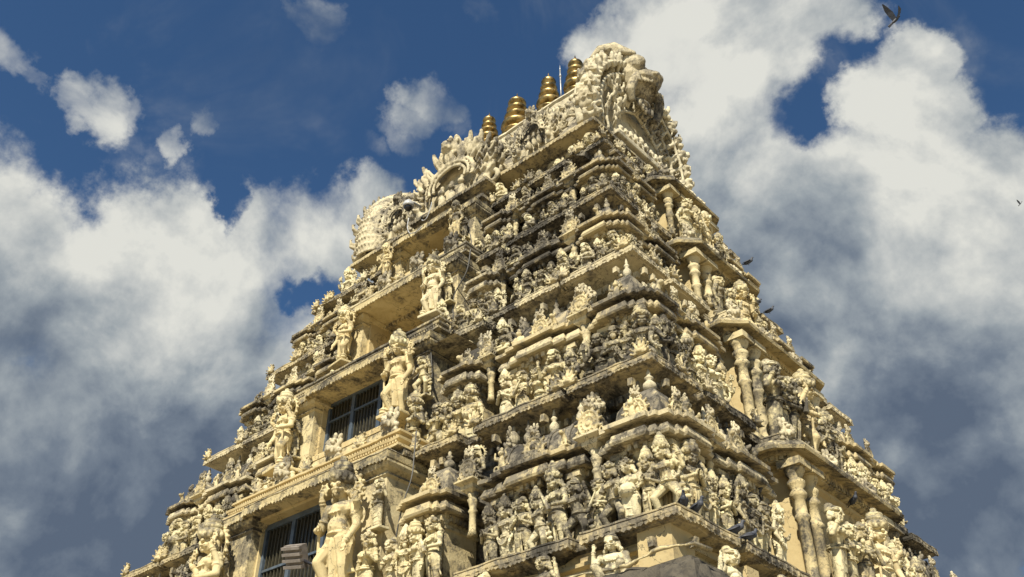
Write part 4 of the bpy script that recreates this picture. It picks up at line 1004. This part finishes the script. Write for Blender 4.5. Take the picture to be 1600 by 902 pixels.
def crown_mesh(kind):
    b = MB()
    if kind == 'tall':
        b.lathe([(.062, .028), (.070, .035), (.072, .052), (.060, .058), (.064, .07), (.066, .085), (.055, .092), (.057, .11), (.058, .125), (.048, .132), (.048, .15), (.044, .165), (.034, .172), (.022, .19), (.024, .20), (.008, .218)], 18)
        for i in range(12):
            a = 2*PI*i/12; b.ell((.070*math.cos(a), .072*math.sin(a), .060), (.012, .012, .018), None, 6, 4); b.ell((.06*math.cos(a), .06*math.sin(a), .098), (.009, .009, .013), None, 6, 4)
        b.ell((0, -.072, .075), (.02, .012, .03))
    elif kind == 'ornate':
        b.lathe([(.066, .024), (.080, .035), (.082, .055), (.066, .062), (.076, .072), (.078, .092), (.062, .10), (.070, .112), (.070, .13), (.056, .138), (.062, .15), (.058, .168), (.04, .178), (.02, .19), (.026, .205), (.008, .222)], 20, ribs=12, rib=.05)
        for i in range(14):
            a = 2*PI*i/14; b.ell((.082*math.cos(a), .084*math.sin(a), .062), (.014, .014, .022), None, 6, 4)
        b.ell((0, -.085, .085), (.024, .014, .036))
    elif kind == 'cap':
        b.lathe([(.062, .026), (.069, .034), (.068, .05), (.058, .056), (.056, .07), (.042, .088), (.018, .10), (.02, .112), (.006, .122)], 18)
        for i in range(10):
            a = 2*PI*i/10; b.ell((.067*math.cos(a), .07*math.sin(a), .056), (.013, .013, .014), None, 6, 4)
    else:
        b.ell((0, .01, .045), (.060, .066, .045)); b.ell((.0, .035, .085), (.038, .04, .036)); b.ring((0, .02, .066), .045, .008); b.ring((0, .0, .034), .062, .007)
    b2 = b.mesh('headdress'); me = remeshed(b2, .006, 'headdress', 1); me.materials.append(M_ST); return me
CR = {k: crown_mesh(k) for k in ('tall', 'ornate', 'cap', 'bun')}

PLACED = []
def put(key, x, y, z, face, h, row, slot=None, mirror=False, wide=1.0):
    """face angle: 0 looks to the front, PI/2 looks to the right side"""
    PLACED.append(dict(key=key, p=(x, y, z), rot=face, h=h, row=row, m=mirror, wide=wide))

STAND = ['namaste', 'woman', 'mace', 'four', 'lady', 'crossarm', 'bearded', 'dancer', 'potbelly', 'four', 'mace', 'woman', 'namaste']
rs = random.Random(11)
def seq(n):
    out = []; last = None
    while len(out) < n:
        c = rs.choice(STAND)
        if c != last: out.append(c); last = c
    return out
TN = ['lowest', 'second', 'third', 'fourth']
for k in range(4):
    a0, b0, z0 = LV[k]; a, b, z1 = LV[k+1]; bay = BAY[k]; H = z1-z0
    hs = .41*H; sp = .40*H/3.1+.06
    def line(x0, x1, y, n, hmul=1.0):
        ks = seq(n)
        for i in range(n):
            x = x0+(x1-x0)*(i+.5)/n
            put(ks[i], x+rs.uniform(-.03, .03), y+rs.uniform(-.04, .04), z0, rs.uniform(-.35, .35), hs*hmul*rs.uniform(.84, 1.06)*(.88 if V[ks[i]]['crown'] == 'tall' else .97), ('front', k), mirror=rs.random() < .5)
    yk = -b-bay['pr']+.07
    for s in (1, -1):
        def seg(u0, u1, y, n, hm=1.0):
            x0, x1 = (u0, u1) if s > 0 else (-u1, -u0); line(x0, x1, y, n, hm)
        seg(bay['k'][0]+.0, bay['k'][1]+.0, yk, 4 if k < 2 else 3); seg(bay['s'][0]-.02, bay['s'][1]+.04, yk, (6, 5, 5, 4)[k]); seg(bay['q'][0]+.0, bay['q'][1]-.0, yk-.06, 3)
        # recesses: a figure between bays
        put(rs.choice(['woman', 'namaste', 'lady', 'crossarm']), s*(bay['k'][0]-.2), -b-.22, z0, 0, hs*.8, ('front', k), mirror=s < 0)
        if k > 1: put(rs.choice(['woman', 'four', 'bearded', 'crossarm']), s*(bay['s'][0]-.42), -b-.25, z0, 0, hs*.85, ('front', k), mirror=s < 0)
        put(rs.choice(['woman', 'lady', 'dancer']), s*(bay['p'][1]+.14), -b-.4, z0, 0, hs*.9, ('front', k), mirror=s < 0)
        # door guardians
        gx, gt, gb = ((1.72, 7.6, 5.1), (1.62, 11.1, 9.1), (1.52, 13.8, 12.1), (1.30, 16.25, 15.05))[k]
        put('guardian', gx if s > 0 else -(2.4, 2.25, 1.67, 1.35)[k], -b-.62-.04*(3-k), gb+Z0, s*.12, (gt-gb)/1.13, ('front', k), mirror=s < 0, wide=.84)
        if k: pass
        px_ = bay['p'][1]-.34
        put(rs.choice(['four', 'mace', 'dancer', 'lady']), s*px_, -b-.56, z0+.03, 0, hs*1.0, ('front', k), mirror=s < 0)
        put(rs.choice(['dancer', 'woman', 'bearded']), s*(px_+.08), -b-.52, z0+.46*H, 0, hs*.72, ('front', k), mirror=s > 0)
        # upper seated row between shrine eaves, in the gaps
        put('seated', s*(bay['q'][1]+.42), -b-.12, z0+.60*H, 0, .26*H*1.3, ('upper', k)); 
    # right side
    def rline(y0, y1, x, n, hm=1.0, keys=None):
        ks = keys or seq(n)
        for i in range(n):
            y = y0+(y1-y0)*(i+.5)/n
            put(ks[i], x+rs.uniform(-.04, .04), y+rs.uniform(-.03, .03), z0, PI/2+rs.uniform(-.35, .35), hs*hm*rs.uniform(.84, 1.06)*(.88 if V[ks[i]]['crown'] == 'tall' else .97), ('side', k), mirror=rs.random() < .5)
    xk = a+bay['pr']-.06
    rline(bay['ky'][0]+.1, bay['ky'][1], xk, 4 if k < 2 else 3); rline(bay['sy'][0]-.05, bay['sy'][1]+.05, xk, (5, 4, 4, 3)[k])
    c = bay['c']
    rline(-c+.05, -c*.3, a+.66, 3, 1.3, ['woman', 'lady', 'crossarm']); rline(-c*.25, c*.25, a+.62, 1, 1.5, ['guardian']); rline(c*.3, c-.25, a+.62, 3, 1.25, ['lady', 'mace', 'namaste'])
    rline(-bay['sy'][1]-.05, -bay['sy'][0]+.05, xk, 4 if k < 3 else 3); rline(-bay['ky'][1], -bay['ky'][0], xk, 3)
    put('namaste', a+.2, bay['ky'][1]+.12, z0, PI/2, hs*.8, ('side', k))
# crouching figures below the lowest ledge
for i, x in enumerate((7.7, 6.55, 5.4, 4.2, 3.0)):
    put('croucher', x, -6.72, LV[0][2]-.86, .2*(-1)**i, 1.08, ('below', 0), mirror=i % 2 == 1)
for i, y in enumerate((-5.6, -4.1, -2.4, -.8)): put('croucher', 8.72, y, LV[0][2]-1.02, PI/2, 1.15, ('belowside', 0), mirror=i % 2 == 1)
# top storey
for i, x in enumerate((4.75, 4.2, 3.4, 2.75, 1.6, -1.7, -2.7, -3.4, -4.2, -4.8)):
    put(['croucher', 'croucher', 'seated_hands', 'seated', 'bearded', 'mace', 'seated', 'seated_hands', 'croucher', 'four'][i], x, -2.35 if abs(x) > 4 or abs(x) < 2 else -2.0, z5+(0 if abs(x) > 4 or abs(x) < 2 else .3), 0, [1.75, 1.6, 1.35, 1.35, 1.25][i % 5 if i < 5 else 2], ('front', 4), mirror=i % 2 == 0)
for i, y in enumerate((-1.5, -.9, -.3, .3, .9, 1.5, 2.1)):
    put(['four', 'woman', 'mace', 'namaste', 'seated', 'lady', 'seated'][i], 4.95, y, z5, PI/2, 1.15 if i not in (4, 6) else 1.5, ('side', 4), mirror=i % 2 == 0)

ORD = ['first', 'second', 'third', 'fourth', 'fifth', 'sixth', 'seventh', 'eighth', 'ninth', 'tenth', 'eleventh', 'twelfth', 'thirteenth', 'fourteenth', 'fifteenth', 'sixteenth', 'seventeenth', 'eighteenth', 'nineteenth', 'twentieth']
def ordw(i):
    if i < 20: return ORD[i]
    tens, u = divmod(i+1, 10)
    T = {2: ('twenty', 'twentieth'), 3: ('thirty', 'thirtieth'), 4: ('forty', 'fortieth'), 5: ('fifty', 'fiftieth')}[tens]
    return T[1] if u == 0 else T[0]+'-'+ORD[u-1]
rows = {}
for p in PLACED: rows.setdefault(p['row'], []).append(p)
TNAME = ['lowest', 'second', 'third', 'fourth', 'topmost']
for (face, k), lst in rows.items():
    lst.sort(key=lambda p: -p['p'][0] if face in ('front', 'upper', 'below') else p['p'][1])
    cnt = {}
    for p in lst:
        look = V[p['key']]['look']; i = cnt.get(p['key'], 0); cnt[p['key']] = i+1
        if face == 'front': where = f'{ordw(i)} from near corner, {TNAME[k]} front ledge'
        elif face == 'side': where = f'{ordw(i)} from near corner, {TNAME[k]} side ledge'
        elif face == 'upper': where = f'{ordw(i)} from right, high between shrine roofs, {TNAME[k]} tier front'
        elif face == 'below': where = f'{ordw(i)} from corner under lowest front ledge'
        else: where = f'{ordw(i)} from corner under lowest right side ledge'
        v = V[p['key']]; h = p['h']; mx = -1 if p['m'] else 1
        r = empty('statue', p['p']); r.rotation_euler = (.07, 0, p['rot']); r.scale = (h*mx*p['wide']*1.1, h*1.12, h)
        tag(r, look+', '+where, 'statue', 'stone statues on the temple tower')
        link('body', v['me'], None, r)
        ck = v['crown'] if p['key'] in ('guardian', 'four', 'croucher', 'bearded') or rs.random() < .45 else rs.choice(['cap', 'bun', 'ornate', 'tall'])
        cm = link('headdress', CR[ck], None, r, (v['hx'], -.02, v['hz']+.008), 0, 1.32)

# ---------------------------------------------------------------- carved ornaments on ledges and eaves (parts of the tower)
def orn(mesh, name, x, y, z, rot, s):
    o = link(name, mesh, None, tower, (x, y, z), rot, s); return o
ro = random.Random(5)
for k in range(4):
    a, b, z1 = LV[k+1]; z0 = LV[k][2]; H = z1-z0; bay = BAY[k]; nb = BAY[min(k+1, 3)]
    # at the foot of the statues of the next tier: leaf fans and faces on the ledge edge
    xs = [a-.2, nb['k'][0]-.05, nb['s'][1]+.02, nb['s'][0]-.05, nb['q'][1], nb['q'][0]-.1]
    for s in (1, -1):
        for i, x in enumerate(xs):
            orn(ME_FAN, 'leaf_ornament', s*x, -b+.0, z1-.01, 0, .42 if i % 2 else .36)
    for i, y in enumerate((nb['ky'][0]+.25, nb['ky'][1]+.15, nb['sy'][1]+.15, nb['c']+.3)):
        orn(ME_FAN, 'leaf_ornament', a-.02, y, z1-.01, PI/2, .40)
    # parapet row above the central eave
    if k in (0, 2):
        for i, x in enumerate((-1.5, -.9, -.3, .3, .9, 1.5)):
            orn(ME_LION if i % 2 else ME_FAN, 'lion_face' if i % 2 else 'leaf_ornament', x*nb['p'][1]/1.7, -b-.25, z1+.40, 0, .5 if i % 2 else .42)
    # reliefs crowding the foot of the shrine roofs and the recess wall above
    for s in (1, -1):
        for x0, x1 in (bay['k'], bay['s'], bay['q']):
            n = max(1, int((x1-x0)/.62))
            for i in range(n):
                x = s*(x0+(x1-x0)*(i+.5)/n); orn(ME_REL[ro.randint(0, 2)], 'small_relief' if i % 2 else 'seated_relief', x+ro.uniform(-.05, .05), -b-bay['pr']+.02, z0+.545*H, ro.uniform(-.3, .3), ro.uniform(.30, .42)*H/3)
    for y0, y1 in (bay['ky'], bay['sy']):
        n = max(1, int((y1-y0)/.62))
        for i in range(n): orn(ME_REL[ro.randint(0, 2)], 'small_relief' if i % 2 else 'seated_relief', a+bay['pr']-.02, y0+(y1-y0)*(i+.5)/n, z0+.545*H, PI/2+ro.uniform(-.3, .3), ro.uniform(.30, .42)*H/3)
    # above the side bay eave
    for i, y in enumerate((-1, -.6, -.2, .2, .6, 1)):
        orn(ME_LION if i % 2 == 0 else ME_FAN, 'lion_face' if i % 2 == 0 else 'leaf_ornament', a+.34, y*bay['c'], z1-.24*H+.38, PI/2, .42)

# ---------------------------------------------------------------- gilded finials
KAL = [(.36, 0), (.46, .03), (.46, .08), (.26, .13), (.23, .18), (.40, .25), (.48, .34), (.46, .42), (.34, .51), (.22, .57), (.20, .60), (.34, .66), (.385, .72), (.36, .78), (.22, .85), (.18, .89), (.17, .92), (.28, .97), (.32, 1.03), (.29, 1.09), (.18, 1.15), (.15, 1.18), (.24, 1.24), (.28, 1.30), (.26, 1.36), (.16, 1.43), (.07, 1.50), (.04, 1.60), (.006, 1.74)]
for x, sx_, sz_, lb in ((-1.22, .72, .98, 'small gilded pot finial, leftmost of the four on the roof ridge'), (.08, .98, 1.2, 'largest gilded pot finial, tiered, rising from the ridge centre'), (1.48, .78, 1.12, 'gilded pot finial on the ridge just left of the thin rod'), (2.62, .78, 1.14, 'highest gilded pot finial, beside the right gable of the roof')):
    o = empty('finial', (x, 0, 24.28+Z0-1.6*sz_)); tag(o, lb, 'finial', 'gilded finials along the roof ridge')
    o.scale = (sx_*1.16, sx_*1.16, sz_)
    m = MB(); m.lathe([(.42, -.6), (.38, -.3)]+KAL[:5], 28); m.build('base_ring', M_GOLD, o)
    m = MB(); m.lathe(KAL[4:20], 28); m.build('pot', M_GOLD, o)
    m = MB(); m.lathe(KAL[19:], 28); m.build('bud', M_GOLD, o)
# lightning rod
o = empty('lightning_rod', (1.98, 0, zr+4.1)); tag(o, 'thin pale metal lightning rod standing between two gilded finials', 'lightning rod')
m = MB(); m.tube([(0, 0, 0), (0, 0, 1.75)], .022, 8); m.build('pole', M_METAL, o)
m = MB(); m.ell((0, 0, 1.45), .05); m.lathe([(.03, 1.72), (.02, 1.8), (.004, 2.0)], 8); m.build('tip', M_METAL, o)

# cables running down the tower
def cable(pts, rad, label, mat=M_RUBBER, name='cable'):
    P = [Vector(p)+Vector((0, 0, Z0)) for p in pts]; Q = []
    for i in range(len(P)-1):
        p0, p1, p2, p3 = P[max(i-1, 0)], P[i], P[i+1], P[min(i+2, len(P)-1)]
        for j in range(6):
            t = j/6; Q.append(.5*((2*p1)+(p2-p0)*t+(2*p0-5*p1+4*p2-p3)*t*t+(3*p1-3*p2+p3-p0)*t**3))
    Q.append(P[-1]); m = MB(); m.tube(Q, rad, 6); return tag(m.build(name, mat), label, 'cable')
cable([(2.62, -6.1, 5.0), (2.72, -6.2, 5.9), (2.9, -6.25, 6.6), (3.05, -6.22, 7.1), (3.0, -6.15, 7.6), (2.98, -6.12, 8.1)], .013, 'thin dark cable hanging over the second small shrine, lower left centre')
cable([(2.05, -4.95, 9.3), (2.2, -5.1, 10.1), (2.15, -5.15, 10.9), (2.1, -5.0, 11.5)], .013, 'short cable beside the pier right of the middle window')
cable([(1.85, -4.25, 11.3), (1.92, -4.3, 12.0), (1.9, -4.28, 12.7), (2.3, -4.3, 13.2), (2.4, -4.3, 13.8)], .016, 'pale conduit climbing right of the open recess')
cable([(1.5, -3.45, 14.2), (1.62, -3.5, 14.9), (1.5, -3.5, 15.6), (1.75, -3.5, 16.2), (1.8, -3.3, 16.6)], .015, 'pale conduit climbing right of the uppermost window')
cable([(-.55, -3.8, 16.75), (-.5, -3.86, 16.35), (-.3, -3.9, 16.0), (0, -3.9, 15.95), (.12, -3.88, 16.02)], .013, 'loose pale wire drooping under the eave of the uppermost window', M_WHITE)
cable([(.35, -3.8, 16.8), (.4, -3.88, 16.5), (.3, -3.9, 16.2), (.15, -3.9, 16.2), (.1, -3.88, 16.28)], .012, 'loose curled wire end under the uppermost eave, right of the longer one', M_WHITE)

# security camera
o = empty('security_camera', (-.95, -3.52, 17.67+Z0-.1)); o.scale = (.8,)*3; tag(o, 'white dome security camera with dark lens under the roof arch', 'security camera')
m = MB(); m.lathe([(.05, .3), (.1, .28), (.17, .2), (.2, .08), (.2, 0), (.17, -.01)][::-1], 20); m.build('housing', M_WHITE, o)
m = MB(); m.ell((0, 0, -.01), (.155, .155, .16), None, 20, 12); m.build('lens', M_BLACK, o)
m = MB(); m.tube([(0, 0, .24), (.06, .2, .30), (.1, .5, .28)], .04, 8); m.build('arm', M_WHITE, o)
# floodlight on its arm in the lowest opening
o = empty('floodlight', (.2, -6.45, 6.28+Z0)); tag(o, 'boxy finned floodlight on an arm before the lowest window', 'floodlight')
m = MB(); m.box(-.24, .24, -.03, .1, -.22, .22); ho = m.build('housing', M_LAMP, o)
m = MB()
for i in range(4): m.box(-.24, .24, -.11, -.03, -.2+i*.115, -.145+i*.115)
fi = m.build('fins', M_LAMP, o)
for q in (ho, fi): q.rotation_euler = (R(28), R(8), R(8))
m = MB(); m.tube([(.2, .05, -.1), (.42, .3, -.22), (.5, .8, -.3)], .03, 8); m.ell((.42, .28, -.22), .06); m.build('arm', M_BLACK, o)

# ---------------------------------------------------------------- birds
def pigeon_body():
    b = MB()
    b.ell((0, 0, .09), (.058, .125, .062), (-.35, 0, 0)); b.ell((0, -.08, .125), (.045, .06, .055)); b.limb([(0, -.10, .14), (0, -.125, .19)], [.034, .026]); b.ell((0, -.133, .205), (.024, .030, .026))
    b.tube([(0, -.155, .203), (0, -.185, .194)], [.009, .003], 6); b.tube([(0, .08, .07), (0, .17, .04), (0, .22, .028)], [.035, .032, .026], 8, flat=.35)
    for q in (-1, 1): b.limb([(q*.02, 0, .045), (q*.022, -.01, .0)], [.010, .006], 6); b.tube([(q*.022, .01, .003), (q*.022, -.035, .003)], .005, 6)
    return remeshed(b.mesh('t'), .006, 'body', 2)
def pigeon_wings():
    b = MB()
    for q in (-1, 1): b.tube([(q*.05, -.08, .125), (q*.062, 0, .10), (q*.05, .10, .075), (q*.02, .17, .055)], [.02, .042, .032, .01], 8, flat=.35)
    return b.mesh('wings')
PB, PW = pigeon_body(), pigeon_wings(); PB.materials.append(M_PIG); PW.materials.append(M_PIGH)
for x, y, z, rz, lb in ((8.02, -5.42, 6.85, 2.3, 'grey pigeon perched on the eave of the near corner shrine'), (8.66, -6.45, 4.89, .7, 'dark pigeon standing at the corner of the lowest ledge'),
        (8.7, -6.2, 4.89, 1.4, 'dark pigeon crouched at the ledge corner, right of another pigeon'), (8.7, -5.2, 4.89, 2.0, 'dark pigeon on the lowest side ledge below seated figures'),
        (8.72, -4.85, 4.89, 2.6, 'second dark pigeon farther along the lowest side ledge'), (8.5, -.05, 7.05, 1.0, 'pigeon sitting atop a column capital of the lowest side bay'),
        (6.72, 1.25, 14.35, 1.9, 'pigeon on the upper side eave against the sky, uppermost of those at right'), (6.25, 3.05, 14.02, 1.9, 'pigeon on the third ledge against the sky, rightmost of a pair'), (6.2, 2.5, 14.02, 2.4, 'pigeon on the third ledge, left of its partner'),
        (8.35, -3.6, 6.1, 1.2, 'pigeon among the statues of the lowest side ledge')):
    o = empty('pigeon', (x, y, z+Z0)); o.rotation_euler.z = rz; o.scale = (.92,)*3; tag(o, lb, 'pigeon', 'pigeons resting on the tower')
    link('body', PB, None, o); link('wings', PW, None, o)
# flying bird, wings raised
def flyer(px, py, dist, scale, label, roll_=0):
    b = MB()
    b.ell((0, 0, 0), (.035, .12, .036)); b.ell((0, -.125, .012), (.024, .032, .024)); b.tube([(0, -.15, .01), (0, -.175, .004)], [.008, .002], 6); b.tube([(0, .09, 0), (0, .17, -.005), (0, .23, -.01)], [.026, .03, .034], 8, flat=.25)
    me = remeshed(b.mesh('t'), .006, 'body', 2); me.materials.append(M_PIGH)
    o = empty('flying_bird', tuple(Vector((-CX, -CY, Z0))+(fd+rt*(px-800)/1461.1-up*(py-451)/1461.1)*dist)); tag(o, label, 'bird', 'birds in flight')
    link('body', me, None, o)
    for q in (-1, 1):
        b = MB(); L = [(q*.02, -.07, .01), (q*.10, -.09, .14), (q*.17, -.05, .27), (q*.20, .03, .40)]; T = [(q*.02, .05, .0), (q*.10, .06, .12), (q*.17, .06, .24), (q*.205, .05, .40)]
        vs = []
        for p, t in zip(L, T): vs += [p, t, tuple(Vector(p)+Vector((q*-.006, 0, .003))), tuple(Vector(t)+Vector((q*-.004, 0, .002)))]
        fs = []
        for i in range(3):
            j = i*4; fs += [(j, j+1, j+5, j+4), (j+2, j+6, j+7, j+3), (j, j+4, j+6, j+2), (j+1, j+3, j+7, j+5)]
        b.add(vs, fs); b.build('wing', M_PIG, o)
    # body axis in world: fly up to the right in view
    ya = -(rt*.62+up*.55+fd*.2).normalized(); za = (up*.62-rt*.45+fd*-.55); za = (za-ya*za.dot(ya)).normalized(); xa = ya.cross(za)
    o.matrix_world = Matrix.Translation(o.location) @ Matrix((xa, ya, za)).transposed().to_4x4() @ Matrix.Scale(scale, 4)
flyer(1399, 32, 20.0, 1.0, 'dark bird flying with raised wings in the upper right sky')
flyer(1594, 319, 70.0, 1.0, 'tiny far dark bird near the right edge of the sky')
